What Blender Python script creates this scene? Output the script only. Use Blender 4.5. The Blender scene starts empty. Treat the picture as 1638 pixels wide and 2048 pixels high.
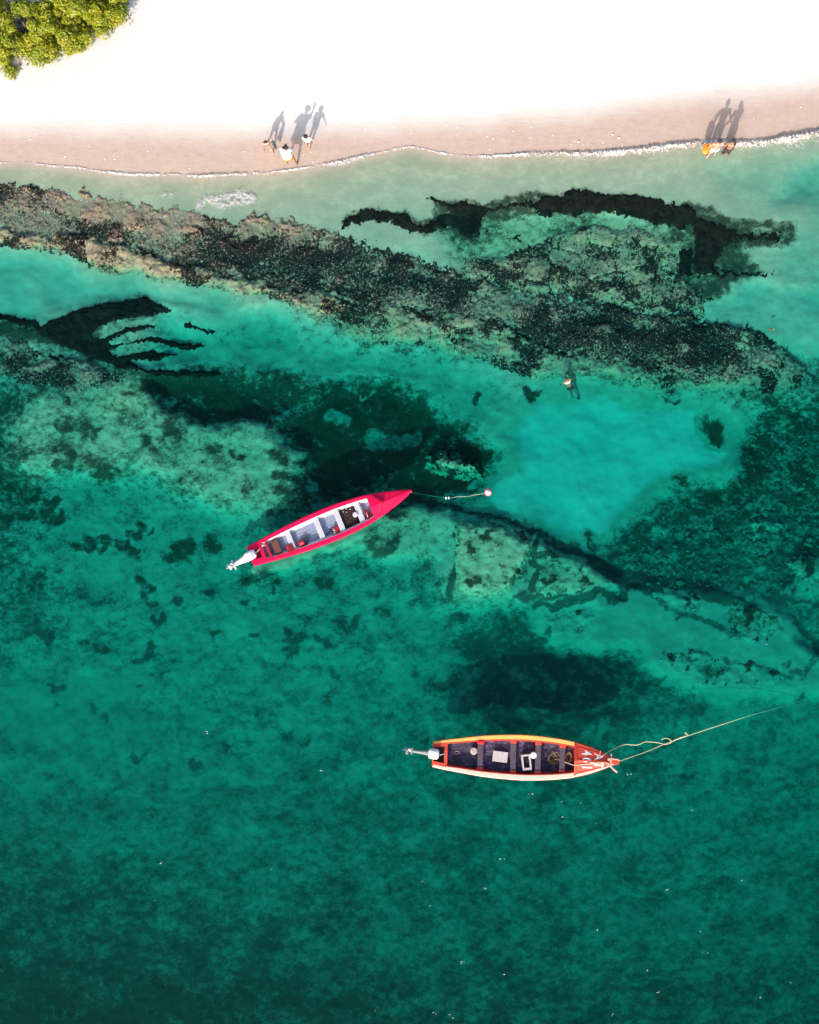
import bpy, bmesh, math, random
import numpy as np
from mathutils import Vector, Matrix, Euler

random.seed(7)
RNG = np.random.default_rng(11)
SC = bpy.context.scene
COL = SC.collection
R = math.radians

# ------------------------------------------------------------------ camera
TILT = R(5.3)
CAM = np.array([0.0, -50 * math.tan(TILT), 50.0])
FPX = 2449.0                      # focal length in pixels of a 1638x2048 frame
cam_d = bpy.data.cameras.new('camera')
cam = bpy.data.objects.new('camera', cam_d)
COL.objects.link(cam)
cam.location = CAM
cam.rotation_euler = (TILT, 0, 0)
cam_d.sensor_fit = 'VERTICAL'
cam_d.sensor_height = 24
cam_d.lens = 24 * FPX / 2048
cam_d.clip_start = 0.5
cam_d.clip_end = 2000
SC.camera = cam

# ------------------------------------------------------------------ sky and sun
SUN_EL = R(31)
SHADOW_DIR = (0.32, 0.947)        # where shadows fall on the ground
w = bpy.data.worlds.new('World')
SC.world = w
w.use_nodes = True
nt = w.node_tree
sky = nt.nodes.new('ShaderNodeTexSky')
sky.sky_type = 'NISHITA'
sky.sun_disc = False
sky.sun_elevation = SUN_EL
sky.sun_rotation = math.atan2(-SHADOW_DIR[0], -SHADOW_DIR[1])
sky.air_density = 1.0
sky.dust_density = 4.0
sky.ozone_density = 1.0
nt.links.new(sky.outputs[0], nt.nodes['Background'].inputs[0])
nt.nodes['Background'].inputs[1].default_value = 0.15
sd = bpy.data.lights.new('sun', 'SUN')
sd.energy = 2.75
sd.angle = R(0.5)
sd.color = (1.0, 0.94, 0.85)
sun = bpy.data.objects.new('sun', sd)
COL.objects.link(sun)
d = Vector((SHADOW_DIR[0] * math.cos(SUN_EL), SHADOW_DIR[1] * math.cos(SUN_EL), -math.sin(SUN_EL)))
sun.rotation_euler = d.to_track_quat('-Z', 'Y').to_euler()
SC.view_settings.view_transform = 'Standard'
SC.view_settings.look = 'None'
SC.view_settings.gamma = 1
SC.view_settings.exposure = 0.77
SC.cycles.max_bounces = 8
SC.cycles.transparent_max_bounces = 12
SC.cycles.use_denoising = True

# ------------------------------------------------------------------ helpers: picture <-> place
FWD = np.array([0, math.sin(TILT), -math.cos(TILT)])
UP = np.array([0, math.cos(TILT), math.sin(TILT)])


def project(x, y, z):
    dx, dy, dz = x - CAM[0], y - CAM[1], z - CAM[2]
    zf = np.maximum(dy * FWD[1] + dz * FWD[2], 1.0)
    vu = dy * UP[1] + dz * UP[2]
    return 819 + FPX * dx / zf, 1024 - FPX * vu / zf


def at(px, py, z=0.0):
    d = FWD * FPX + np.array([1.0, 0, 0]) * (px - 819) + UP * (1024 - py)
    t = (z - CAM[2]) / d[2]
    p = CAM + d * t
    return Vector((p[0], p[1], z))


# ------------------------------------------------------------------ numpy noise
def _hash(ix, iy, seed):
    h = (ix.astype(np.int64) * 374761393 + iy.astype(np.int64) * 668265263 + seed * 1442695041) & 0xffffffff
    h = ((h ^ (h >> 13)) * 1274126177) & 0xffffffff
    h = (h ^ (h >> 16)) & 0xffffffff
    return h


def perlin(x, y, seed=0):
    ix = np.floor(x).astype(np.int64); iy = np.floor(y).astype(np.int64)
    fx = x - ix; fy = y - iy
    u = fx * fx * fx * (fx * (fx * 6 - 15) + 10); v = fy * fy * fy * (fy * (fy * 6 - 15) + 10)

    def g(i, j):
        a = _hash(ix + i, iy + j, seed) * (2 * math.pi / 4294967296.0)
        return np.cos(a) * (fx - i) + np.sin(a) * (fy - j)
    a = g(0, 0); b = g(1, 0); c = g(0, 1); e = g(1, 1)
    return (a + u * (b - a) + v * ((c + u * (e - c)) - (a + u * (b - a)))) * 1.4


def fbm(x, y, octv=4, seed=0, gain=0.5):
    s = 0; a = 1.0; f = 1.0; t = 0
    for o in range(octv):
        s = s + a * perlin(x * f + 17.3 * o, y * f - 9.1 * o, seed + o)
        t += a; a *= gain; f *= 2.03
    return s / t


def worley(x, y, seed=0):
    ix = np.floor(x).astype(np.int64); iy = np.floor(y).astype(np.int64)
    f1 = np.full(x.shape, 9.0); f2 = np.full(x.shape, 9.0); idv = np.zeros(x.shape)
    for i in (-1, 0, 1):
        for j in (-1, 0, 1):
            h = _hash(ix + i, iy + j, seed)
            cx = ix + i + (h & 0xffff) / 65535.0; cy = iy + j + (h >> 16) / 65535.0
            dd = np.hypot(cx - x, cy - y)
            m = dd < f1
            f2 = np.where(m, f1, np.minimum(f2, dd))
            idv = np.where(m, (h & 0xff) / 255.0, idv)
            f1 = np.where(m, dd, f1)
    return f1, f2, idv


def sstep(a, b, x):
    t = np.clip((x - a) / (b - a), 0, 1)
    return t * t * (3 - 2 * t)


def seg_dist(px, py, pts):
    dmin = np.full(px.shape, 1e9)
    for (x0, y0), (x1, y1) in zip(pts[:-1], pts[1:]):
        ex, ey = x1 - x0, y1 - y0
        t = np.clip(((px - x0) * ex + (py - y0) * ey) / max(ex * ex + ey * ey, 1e-6), 0, 1)
        dmin = np.minimum(dmin, (px - x0 - t * ex) ** 2 + (py - y0 - t * ey) ** 2)
    return np.sqrt(dmin)


def poly_sd(px, py, pts):            # positive inside
    inside = np.zeros(px.shape, bool)
    n = len(pts)
    for i in range(n):
        x0, y0 = pts[i]; x1, y1 = pts[(i + 1) % n]
        if y0 == y1: continue
        c = ((y0 > py) != (y1 > py)) & (px < (x1 - x0) * (py - y0) / (y1 - y0) + x0)
        inside ^= c
    dd = seg_dist(px, py, list(pts) + [pts[0]])
    return np.where(inside, dd, -dd)


# ------------------------------------------------------------------ the lie of the land
SHORE_PX = [(-400, 322), (0, 324), (50, 322), (100, 330), (150, 333), (200, 341), (260, 347), (330, 347), (400, 350),
            (470, 346), (530, 345), (580, 338), (630, 330), (680, 320), (730, 308), (780, 299), (820, 291), (850, 297),
            (900, 308), (960, 311), (1020, 308), (1080, 303), (1140, 303), (1200, 302), (1260, 297), (1320, 289),
            (1380, 283), (1440, 281), (1500, 281), (1540, 277), (1590, 268), (1638, 259), (2000, 235)]
_sw = [at(a, b, 0) for a, b in SHORE_PX]
SHX = np.array([-400] + [p.x for p in _sw] + [400]); SHY = np.array([_sw[0].y] + [p.y for p in _sw] + [_sw[-1].y + 40])
WET_PX_X = [-400, 0, 300, 500, 700, 900, 1100, 1300, 1500, 1638, 2000]
WET_PX_Y = [262, 258, 262, 268, 258, 246, 232, 208, 188, 172, 140]


def shore_s(x, y):
    return y - np.interp(x, SHX, SHY)


D_T = [0, .4, 1.2, 3, 6, 10, 15, 20, 25, 30, 40, 150, 600]
D_V = [0, .03, .07, .14, .30, .62, .95, 1.15, 1.4, 1.65, 2.4, 8, 10]

# ---- regions of the sea bed: ('poly'|'line', points, edge softness, {attribute: target}, strength[, width])
REG = []


def P(pts, soft, strength=1.0, **k): REG.append(('poly', pts, soft, k, strength, 0))
def Ln(pts, width, soft, strength=1.0, **k): REG.append(('line', pts, soft, k, strength, width))


# bright sand pools
P([(-200, 500), (60, 510), (150, 540), (240, 560), (330, 590), (420, 590), (480, 620), (560, 640), (560, 660), (430, 640),
   (330, 600), (220, 600), (120, 630), (40, 640), (-200, 640)], 30, dark=-.08, depth=.48)
P([(330, 640), (430, 650), (560, 640), (650, 680), (760, 700), (900, 720), (960, 760), (1000, 800), (960, 860), (900, 830),
   (840, 790), (760, 760), (660, 770), (600, 790), (540, 750), (430, 740), (300, 720)], 40, dark=.16, depth=.85)
P([(1010, 860), (1070, 800), (1200, 785), (1300, 800), (1420, 800), (1500, 840), (1490, 920), (1450, 960), (1370, 960), (1290, 1000),
   (1235, 1060), (1195, 1110), (1120, 1080), (1060, 1050), (1000, 1040), (960, 1010), (980, 960), (1030, 930)], 44, dark=-.18, depth=.95)
P([(1400, 610), (1500, 575), (1638, 560), (1900, 560), (1900, 700), (1638, 700), (1560, 680), (1500, 640)], 24, dark=-.08, depth=.46)
P([(1540, 500), (1638, 455), (1900, 440), (1900, 600), (1638, 580), (1570, 560)], 20, dark=.1, depth=.3)
P([(1420, 340), (1638, 310), (1900, 300), (1900, 460), (1638, 460), (1540, 420)], 60, dark=-.05, depth=.2)
P([(1560, 400), (1600, 340), (1800, 330), (1800, 420)], 40, .7, dark=.2, depth=.42)
P([(60, 1010), (160, 960), (300, 1000), (430, 1040), (520, 1080), (480, 1160), (520, 1220), (640, 1290), (500, 1280), (380, 1260),
   (250, 1200), (150, 1160), (60, 1100)], 50, .8, dark=.2, depth=1.0)
P([(540, 1160), (700, 1140), (820, 1180), (900, 1250), (880, 1330), (760, 1320), (640, 1300), (560, 1240)], 40, .7, dark=.3, depth=1.05)
P([(0, 1380), (120, 1370), (180, 1420), (130, 1480), (0, 1450)], 40, .8, dark=.14)
# grey-green shallow plateau, left
P([(20, 830), (90, 790), (230, 780), (330, 800), (470, 840), (560, 880), (620, 930), (600, 1000), (540, 1035), (440, 1020), (350, 970),
   (260, 940), (170, 950), (60, 960), (10, 910)], 30, .9, dark=.36, olive=.55, depth=.36)
P([(470, 860), (560, 850), (640, 880), (640, 940), (560, 970), (480, 930)], 25, .6, dark=.2, olive=.6, depth=.42)
P([(120, 740), (260, 740), (330, 780), (250, 830), (150, 820)], 20, .8, dark=.35, olive=.8, depth=.38)
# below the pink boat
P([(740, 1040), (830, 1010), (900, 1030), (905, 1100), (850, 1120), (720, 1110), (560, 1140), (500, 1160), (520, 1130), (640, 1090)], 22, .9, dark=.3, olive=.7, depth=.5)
Ln([(520, 1140), (600, 1112), (690, 1080), (770, 1045)], 12, 8, .9, dark=.05, olive=.5, depth=.42)  # pale strip: sunlight thrown off the hull, painted into the bed
Ln([(780, 1050), (850, 1075)], 22, 18, .7, dark=.85, olive=.9)
P([(640, 1150), (860, 1110), (1000, 1190), (900, 1210), (760, 1190)], 30, .6, dark=.5, depth=.8)
# dark rubble and turf, with the orange boat's shadow painted in
P([(600, 800), (680, 770), (780, 770), (840, 800), (940, 860), (1000, 900), (960, 980), (860, 990), (760, 960), (640, 990), (600, 960),
   (620, 900), (560, 860)], 34, .95, dark=.86, depth=1.25)
Ln([(740, 870), (790, 880), (830, 870)], 10, 14, .8, dark=.2)
Ln([(660, 830), (690, 838)], 6, 8, .7, dark=.1)
P([(300, 760), (430, 740), (600, 780), (620, 830), (520, 830), (420, 850), (330, 820)], 30, .85, dark=.8, depth=1.1)
P([(1490, 840), (1560, 800), (1638, 800), (1900, 800), (1900, 1060), (1638, 1060), (1500, 1040), (1460, 1000), (1480, 900)], 34, .85, dark=.64, depth=1.1)
P([(1210, 1090), (1260, 1040), (1360, 980), (1480, 960), (1700, 1000), (1900, 1100), (1900, 1340), (1638, 1330), (1590, 1240), (1480, 1190),
   (1330, 1180), (1220, 1150)], 26, .9, dark=.62, depth=1.15)
P([(1130, 720), (1330, 770), (1540, 790), (1638, 790), (1638, 840), (1500, 820), (1330, 800), (1180, 780)], 20, .5, dark=.45, olive=.6)
P([(930, 1290), (1010, 1230), (1120, 1260), (1240, 1300), (1300, 1360), (1240, 1440), (1100, 1460), (960, 1440)], 60, .8, dark=.78, depth=1.7)  # bed darkened where the orange boat's shadow falls
P([(-200, 640), (60, 640), (140, 690), (60, 680), (-200, 660)], 16, .9, dark=.95)
P([(240, 740), (330, 740), (460, 745), (560, 740), (640, 770), (600, 800), (440, 830), (300, 800)], 26, .8, dark=.85)
P([(40, 880), (110, 1000), (60, 1090), (-60, 1120), (-100, 860)], 40, .6, dark=.6)
P([(1090, 1205), (1200, 1190), (1290, 1165), (1420, 1172), (1500, 1190), (1570, 1215), (1600, 1290), (1660, 1310), (1660, 1392), (1500, 1392), (1390, 1388), (1320, 1350),
   (1270, 1300), (1190, 1300), (1110, 1285), (1070, 1240)], 22, .9, dark=-.06, depth=.85)
P([(1560, 1180), (1600, 1100), (1800, 1090), (1800, 1180)], 20, .8, dark=.1, depth=.9)
P([(720, 1045), (830, 1010), (905, 1030), (1000, 1035), (1075, 1075), (1130, 1098), (1200, 1125), (1235, 1165), (1190, 1200), (1080, 1212), (960, 1215), (890, 1200), (860, 1125), (760, 1100)], 22, .85, dark=.24, olive=.5, depth=.5)
Ln([(912, 1045), (905, 1080), (912, 1120), (900, 1190)], 2, 6, .9, dark=1)
Ln([(1075, 1078), (1062, 1110), (1072, 1140), (1066, 1185)], 2, 7, .9, dark=1)
Ln([(1030, 1200), (1100, 1196), (1150, 1205), (1200, 1180)], 2, 8, .8, dark=1)
# ridge crack running east from the boat to the rubble
Ln([(830, 995), (900, 1022), (990, 1030), (1060, 1060)], 2, 10, .6, dark=.9)
Ln([(1060, 1060), (1120, 1088), (1180, 1112), (1240, 1150)], 4, 9, .85, dark=.9)
Ln([(1190, 1125), (1260, 1160), (1300, 1172), (1380, 1165), (1430, 1190), (1500, 1215)], 9, 14, .9, dark=1)
Ln([(1080, 1215), (1160, 1210), (1200, 1185), (1250, 1190)], 3, 8, .85, dark=1)
Ln([(1280, 1180), (1330, 1215), (1400, 1240), (1460, 1270), (1560, 1260)], 3, 9, .7, dark=.9)
Ln([(1560, 1170), (1600, 1110), (1650, 1090)], 5, 10, .7, dark=.9)
Ln([(1590, 1240), (1630, 1290), (1600, 1350), (1500, 1340), (1440, 1310)], 4, 9, .8, dark=.95)
P([(880, 440), (960, 430), (1060, 430), (1200, 430), (1330, 440), (1400, 470), (1400, 600), (1300, 580), (1100, 530), (1000, 530), (900, 520)], 24, .95, dark=.50, olive=.8, depth=.32)
P([(1000, 440), (1080, 430), (1100, 470), (1060, 500), (990, 495)], 16, .8, dark=.2, depth=.3)
P([(1230, 445), (1330, 450), (1380, 480), (1370, 500), (1290, 490), (1230, 480)], 12, .8, dark=.15, olive=.8, depth=.26)
P([(1400, 520), (1460, 520), (1480, 560), (1440, 600), (1400, 590)], 20, .7, dark=.45, olive=.7)
Ln([(695, 448), (740, 430), (800, 432), (840, 458), (900, 450), (940, 440)], 8, 16, .6, dark=1.0)
P([(870, 400), (960, 405), (990, 420), (960, 470), (935, 495), (910, 470), (870, 460)], 9, .6, dark=1.0)
Ln([(990, 418), (1080, 404), (1180, 406), (1270, 412), (1330, 420), (1400, 440), (1480, 462), (1580, 472)], 15, 16, .65, dark=1.0)
P([(1290, 480), (1400, 430), (1500, 462), (1560, 475), (1480, 500), (1520, 550), (1420, 590), (1380, 590), (1300, 530)], 16, .6, dark=1.0)
P([(60, 655), (170, 612), (290, 590), (340, 618), (220, 650), (190, 672), (220, 700), (200, 725), (110, 695)], 12, .7, dark=1.0)
# dark blotches on the plateau and the sand
for bx, by, br in [(150, 858, 26), (178, 870, 20), (205, 930, 26), (95, 1038, 18), (40, 905, 22), (130, 905, 14), (300, 880, 14),
                   (352, 862, 18), (430, 905, 12), (565, 915, 16), (560, 950, 12), (500, 988, 13), (575, 985, 18), (610, 1000, 14),
                   (200, 1075, 16), (240, 1090, 14), (262, 1105, 14), (285, 1165, 14), (308, 1175, 8), (370, 1192, 8), (418, 1180, 10),
                   (445, 1198, 7), (490, 1202, 8), (545, 1160, 20), (500, 1160, 20), (420, 1090, 18), (340, 1110, 14), (360, 1100, 22),
                   (635, 1277, 10), (660, 1290, 12), (775, 1278, 8), (700, 1250, 24), (720, 1245, 16), (760, 1230, 14), (610, 1232, 16),
                   (665, 1353, 8), (697, 1450, 8), (578, 1478, 12), (535, 1845, 18), (450, 1500, 10), (150, 1830, 26),
                   (1430, 850, 26), (1440, 880, 16), (1360, 960, 16), (1185, 1070, 14), (1265, 1165, 18), (1150, 1330, 18),
                   (1100, 1500, 10), (330, 1360, 10), (110, 1410, 7), (180, 1415, 8), (210, 1430, 7), (920, 1235, 16), (1030, 1440, 16)]:
    Ln([(bx - br * .4, by - br * .2), (bx + br * .4, by + br * .15)], br * .25, br * 1.1, .75, dark=.85)


_r = random.Random(21)
for _k in range(150):
    _a, _b = _r.uniform(0, 1638), _r.uniform(780, 1560)
    if 1000 < _a < 1480 and 800 < _b < 1060: continue
    _q = _r.uniform(3, 15) * _r.choice((.6, 1, 1)); _t = _r.uniform(-.9, .2); _l = _q * _r.uniform(.6, 2.2)
    Ln([(_a, _b), (_a + _l * math.cos(_t), _b - _l * math.sin(_t)), (_a + _l * 1.6 * math.cos(_t + .7), _b - _l * 1.6 * math.sin(_t + .7))], _q * .3, _q * .8, .8, dark=.9 if _r.random() < .7 else .05)
COARSE = np.array([
    [0, 0, 0, 0, 0, 0, 0, 0, 0], [0, 0, 0, 0, 0, 0, 0, 0, 0],
    [.0, .0, .0, .0, .0, .0, .0, .0, .12],
    [.2, .2, .25, .3, .5, .4, .4, .15, .08],
    [.6, .45, .6, .55, .4, .15, .1, .25, .65],
    [.65, .35, .3, .5, .6, .2, .2, .65, .6],
    [.55, .38, .3, .35, .4, .45, .5, .4, .6],
    [.28, .3, .4, .42, .45, .6, .6, .45, .4],
    [.5, .45, .45, .48, .5, .5, .52, .5, .5],
    [.64, .7, .6, .6, .52, .5, .52, .5, .5],
    [.82, .86, .78, .72, .64, .62, .6, .56, .6]])


def coarse(px, py):
    gx = np.clip(px / 204.75, 0, 7.999); gy = np.clip(py / 204.8, 0, 9.999)
    ix = gx.astype(int); iy = gy.astype(int); fx = sstep(0, 1, gx - ix); fy = sstep(0, 1, gy - iy)
    a = COARSE[iy, ix] * (1 - fx) + COARSE[iy, ix + 1] * fx
    b = COARSE[iy + 1, ix] * (1 - fx) + COARSE[iy + 1, ix + 1] * fx
    return a * (1 - fy) + b * fy


def warp(px, py, x, y, amt=1.0):
    wx = 22 * fbm(x * .45, y * .45, 3, 51) + 9 * fbm(x * 2.1, y * 2.1, 3, 61)
    wy = 22 * fbm(x * .45, y * .45, 3, 71) + 9 * fbm(x * 2.1, y * 2.1, 3, 81)
    return px + wx * amt, py + wy * amt


def ground(x, y, attrs=False):
    """height of beach and sea bed"""
    x = np.asarray(x, float); y = np.asarray(y, float)
    s = shore_s(x, y)
    base = np.interp(-s, D_T, D_V)
    px, py = project(x, y, -base)
    near = (np.abs(px - 819) < 1300) & (np.abs(py - 1024) < 1400)
    dark = coarse(px, py); olive = np.zeros_like(dark)
    dark = np.where(s > -3.5, 0, dark * sstep(3.5, 6, -s))
    wpx, wpy = warp(px, py, x, y)
    depth = base.copy()
    A = {'dark': dark, 'olive': olive, 'depth': depth}
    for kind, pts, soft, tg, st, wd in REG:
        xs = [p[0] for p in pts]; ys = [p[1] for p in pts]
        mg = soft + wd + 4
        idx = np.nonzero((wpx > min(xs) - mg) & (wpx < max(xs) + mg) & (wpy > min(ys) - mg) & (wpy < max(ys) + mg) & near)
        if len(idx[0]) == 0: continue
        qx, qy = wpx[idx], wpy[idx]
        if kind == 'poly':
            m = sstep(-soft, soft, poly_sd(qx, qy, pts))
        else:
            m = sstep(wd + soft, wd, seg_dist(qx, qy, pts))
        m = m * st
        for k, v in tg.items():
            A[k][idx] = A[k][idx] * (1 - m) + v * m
    depth = A['depth']
    lumps = fbm(x * .55, y * .55, 4, 5) * .16 + fbm(x * 2.3, y * 2.3, 3, 9) * .05 * (.4 + A['dark'])
    z_sea = -np.maximum(depth + lumps * sstep(2, 6, -s), 0.02 * sstep(0, .3, -s))
    z_land = np.interp(s, [0, 1, 3, 8, 20, 400], [0, .07, .2, .5, .9, 3])
    z_land = z_land + (fbm(x * .9, y * .9, 3, 33) * .02 + fbm(x * 5, y * 5, 2, 35) * .006) * sstep(0.4, 3, s)
    z = np.where(s > 0, z_land, z_sea)
    if not attrs:
        return z
    wl = np.interp(px, WET_PX_X, WET_PX_Y) + 10 * fbm(x * .5, y * .5, 3, 44)
    wet = sstep(-34, 40, py - wl)
    return z, A['dark'], A['olive'], wet, s


def gz(x, y):
    return float(ground(np.array([x]), np.array([y]))[0])


def at_ground(px, py, dz=0.0):
    z = 0.0
    for _ in range(5):
        p = at(px, py, z + dz); z = gz(p.x, p.y)
    return Vector((p.x, p.y, z))


# ------------------------------------------------------------------ materials
def new_mat(name):
    m = bpy.data.materials.new(name); m.use_nodes = True
    return m, m.node_tree, m.node_tree.nodes['Principled BSDF']


def N(nt, typ, **k):
    n = nt.nodes.new(typ)
    for a, v in k.items(): setattr(n, a, v)
    return n


def noise_node(nt, scale, detail=4, rough=.55, vec=None, dim='3D'):
    n = N(nt, 'ShaderNodeTexNoise', noise_dimensions=dim)
    n.inputs['Scale'].default_value = scale; n.inputs['Detail'].default_value = detail; n.inputs['Roughness'].default_value = rough
    if vec is not None: nt.links.new(vec, n.inputs['Vector'])
    return n.outputs[0]


def mixc(nt, fac, a, b, mode='MIX'):
    n = N(nt, 'ShaderNodeMix', data_type='RGBA', blend_type=mode)
    for sock, v in ((0, fac), (6, a), (7, b)):
        if isinstance(v, bpy.types.NodeSocket): nt.links.new(v, n.inputs[sock])
        elif isinstance(v, (int, float)): n.inputs[sock].default_value = v
        else: n.inputs[sock].default_value = (*v, 1)
    return n.outputs[2]


def mth(nt, op, *a):
    n = N(nt, 'ShaderNodeMath', operation=op)
    for i, v in enumerate(a):
        if isinstance(v, bpy.types.NodeSocket): nt.links.new(v, n.inputs[i])
        else: n.inputs[i].default_value = v
    return n.outputs[0]


def ramp(nt, v, a, b, lo=0.0, hi=1.0):
    n = N(nt, 'ShaderNodeMapRange', interpolation_type='SMOOTHSTEP')
    nt.links.new(v, n.inputs[0])
    for i, x in enumerate((a, b, lo, hi)): n.inputs[i + 1].default_value = x
    return n.outputs[0]


def attr(nt, name):
    return N(nt, 'ShaderNodeAttribute', attribute_name=name).outputs['Fac']


def coords(nt, out='Object', scale=(1, 1, 1), rot=(0, 0, 0)):
    tc = N(nt, 'ShaderNodeTexCoord'); mp = N(nt, 'ShaderNodeMapping')
    mp.inputs['Scale'].default_value = scale; mp.inputs['Rotation'].default_value = rot
    nt.links.new(tc.outputs[out], mp.inputs[0])
    return mp.outputs[0]


def bump(nt, bsdf, h, strength=.4, dist=.02):
    b = N(nt, 'ShaderNodeBump'); b.inputs['Strength'].default_value = strength; b.inputs['Distance'].default_value = dist
    nt.links.new(h, b.inputs['Height']); nt.links.new(b.outputs[0], bsdf.inputs['Normal'])


def paint(name, col, col2=None, amt=.5, scale=6, rough=.5, wear=None, wear_amt=.0, bumpd=.004, stretch=(1, 1, 1), metallic=0, spec=.5):
    """coloured surface with mottling and worn spots"""
    m, nt, b = new_mat(name)
    v = coords(nt, 'Object', stretch)
    n1 = noise_node(nt, scale, 5, .6, v)
    col2 = col2 or tuple(c * .72 for c in col)
    c = mixc(nt, mth(nt, 'MULTIPLY', ramp(nt, n1, .35, .7), amt), col, col2)
    if wear:
        n2 = noise_node(nt, scale * 2.7, 6, .7, v)
        c = mixc(nt, ramp(nt, n2, .62 - wear_amt, .70 - wear_amt), c, wear)
    nt.links.new(c, b.inputs['Base Color'])
    b.inputs['Roughness'].default_value = rough; b.inputs['Metallic'].default_value = metallic
    b.inputs['Specular IOR Level'].default_value = spec
    bump(nt, b, noise_node(nt, scale * 4, 4, .6, v), .5, bumpd)
    return m


def mat_ground():
    m, nt, b = new_mat('sand')
    dk, ol, wet = attr(nt, 'dark'), attr(nt, 'olive'), attr(nt, 'wet')
    v = coords(nt, 'Object')
    vs = coords(nt, 'Object', (.85, 1.15, 1), (0, 0, R(-38)))
    nA = noise_node(nt, .85, 6, .66, vs)         # clumps
    nB = noise_node(nt, 3.6, 6, .72, vs)
    nC = noise_node(nt, 13, 4, .7, v)
    vor = N(nt, 'ShaderNodeTexVoronoi', feature='F1'); vor.inputs['Scale'].default_value = 2.4
    nd = mixc(nt, .12, v, N(nt, 'ShaderNodeTexNoise').outputs['Color'])
    wn = N(nt, 'ShaderNodeTexNoise'); wn.inputs['Scale'].default_value = 4; nt.links.new(v, wn.inputs['Vector'])
    nd = N(nt, 'ShaderNodeVectorMath', operation='MULTIPLY_ADD')
    nt.links.new(wn.outputs['Color'], nd.inputs[0]); nd.inputs[1].default_value = (.5, .5, .5); nt.links.new(v, nd.inputs[2])
    nt.links.new(nd.outputs[0], vor.inputs['Vector'])
    stone = ramp(nt, vor.outputs['Distance'], .12, .55)
    # cover of turf and rubble
    far = ramp(nt, attr(nt, 'shore'), -24, -13, 1, 0)        # deeper bed softened and paled, imitating light scattered in the water
    cal = mth(nt, 'MULTIPLY_ADD', far, -.12, 1.0)
    t = mth(nt, 'ADD', mth(nt, 'MULTIPLY_ADD', far, -.10, dk), mth(nt, 'MULTIPLY', mth(nt, 'SUBTRACT', nA, .5), mth(nt, 'MULTIPLY', cal, 1.3)))
    t = mth(nt, 'ADD', t, mth(nt, 'MULTIPLY', mth(nt, 'SUBTRACT', nB, .5), mth(nt, 'MULTIPLY', cal, 1.5)))
    t = mth(nt, 'ADD', t, mth(nt, 'MULTIPLY', mth(nt, 'SUBTRACT', nC, .5), .7))
    t = mth(nt, 'ADD', t, mth(nt, 'MULTIPLY', mth(nt, 'SUBTRACT', stone, .5), .12))
    gate = ramp(nt, dk, .0, .25)
    cov = mth(nt, 'MULTIPLY', ramp(nt, t, .20, .80), gate)
    sandc = mixc(nt, ramp(nt, nB, .3, .7), (.37, .35, .255), (.29, .275, .195))
    sandc = mixc(nt, ramp(nt, nA, .38, .66), sandc, (.27, .265, .19))
    sandc = mixc(nt, ramp(nt, dk, -.35, -.02, 1, 0), sandc, (.66, .66, .56))
    olivec = mixc(nt, ramp(nt, nB, .35, .65), (.40, .37, .21), (.25, .25, .14))
    bed = mixc(nt, ol, sandc, olivec)
    turf = mixc(nt, ramp(nt, nC, .3, .7), (.016, .022, .014), (.05, .056, .034))
    turf = mixc(nt, far, turf, (.07, .10, .075))  # greener, paler turf stands in for the water's scattered light
    bed = mixc(nt, cov, bed, turf)
    # beach
    sf = noise_node(nt, 30, 3, .7, v)
    dry = mixc(nt, ramp(nt, sf, .3, .7), (.60, .59, .57), (.565, .55, .53))
    wetc = mixc(nt, ramp(nt, nB, .3, .7), (.435, .335, .28), (.40, .30, .25))
    ct = noise_node(nt, .55, 2, .5, coords(nt, 'Object', (.5, 1.5, 1), (0, 0, R(5))))
    ln = ramp(nt, mth(nt, 'ABSOLUTE', mth(nt, 'SUBTRACT', mth(nt, 'FRACT', mth(nt, 'MULTIPLY', ct, 9.0)), .5)), .0, .045, 1, 0)
    wetc = mixc(nt, mth(nt, 'MULTIPLY', ln, ramp(nt, nB, .42, .6, 0, .55)), wetc, (.33, .25, .21))
    land = mixc(nt, wet, dry, wetc)
    sea = ramp(nt, attr(nt, 'shore'), -.5, .1, 1, 0)
    c = mixc(nt, sea, land, bed)
    nt.links.new(c, b.inputs['Base Color'])
    b.inputs['Roughness'].default_value = .92
    b.inputs['Specular IOR Level'].default_value = .15
    vr = coords(nt, 'Object', (.35, 1.3, 1), (0, 0, R(6)))
    h = mth(nt, 'ADD', mth(nt, 'MULTIPLY', noise_node(nt, 4.5, 5, .6, vr), .6), mth(nt, 'MULTIPLY', nC, .5))
    bump(nt, b, h, .45, .035)
    return m


def mat_rock(name, ca, cb, cc, speck, sc=5.0, thr=.5):
    m, nt, b = new_mat(name)
    v = coords(nt, 'Object')
    n1 = noise_node(nt, .45, 4, .6, v); n2 = noise_node(nt, sc, 5, .7, v); n3 = noise_node(nt, sc * 3.3, 3, .7, v)
    n4 = noise_node(nt, 1.7, 4, .6, v)
    base = mixc(nt, ramp(nt, n1, .4, .62), ca, cb)
    base = mixc(nt, ramp(nt, n4, .5, .66), base, cc)
    dk = mth(nt, 'ADD', mth(nt, 'MULTIPLY', mth(nt, 'SUBTRACT', n2, .5), 2.2), mth(nt, 'MULTIPLY', mth(nt, 'SUBTRACT', n3, .5), 1.7))
    t = mth(nt, 'ADD', mth(nt, 'ADD', dk, attr(nt, 'dark')), 0.0)
    c = mixc(nt, ramp(nt, t, thr - .16, thr + .14), base, (.009, .009, .007))
    c = mixc(nt, ramp(nt, noise_node(nt, sc * 2.1, 2, .5, v), .66, .70), c, speck)
    nt.links.new(c, b.inputs['Base Color']); b.inputs['Roughness'].default_value = .85
    b.inputs['Specular IOR Level'].default_value = .2
    bump(nt, b, mth(nt, 'ADD', n2, n3), .8, .05)
    return m


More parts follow.
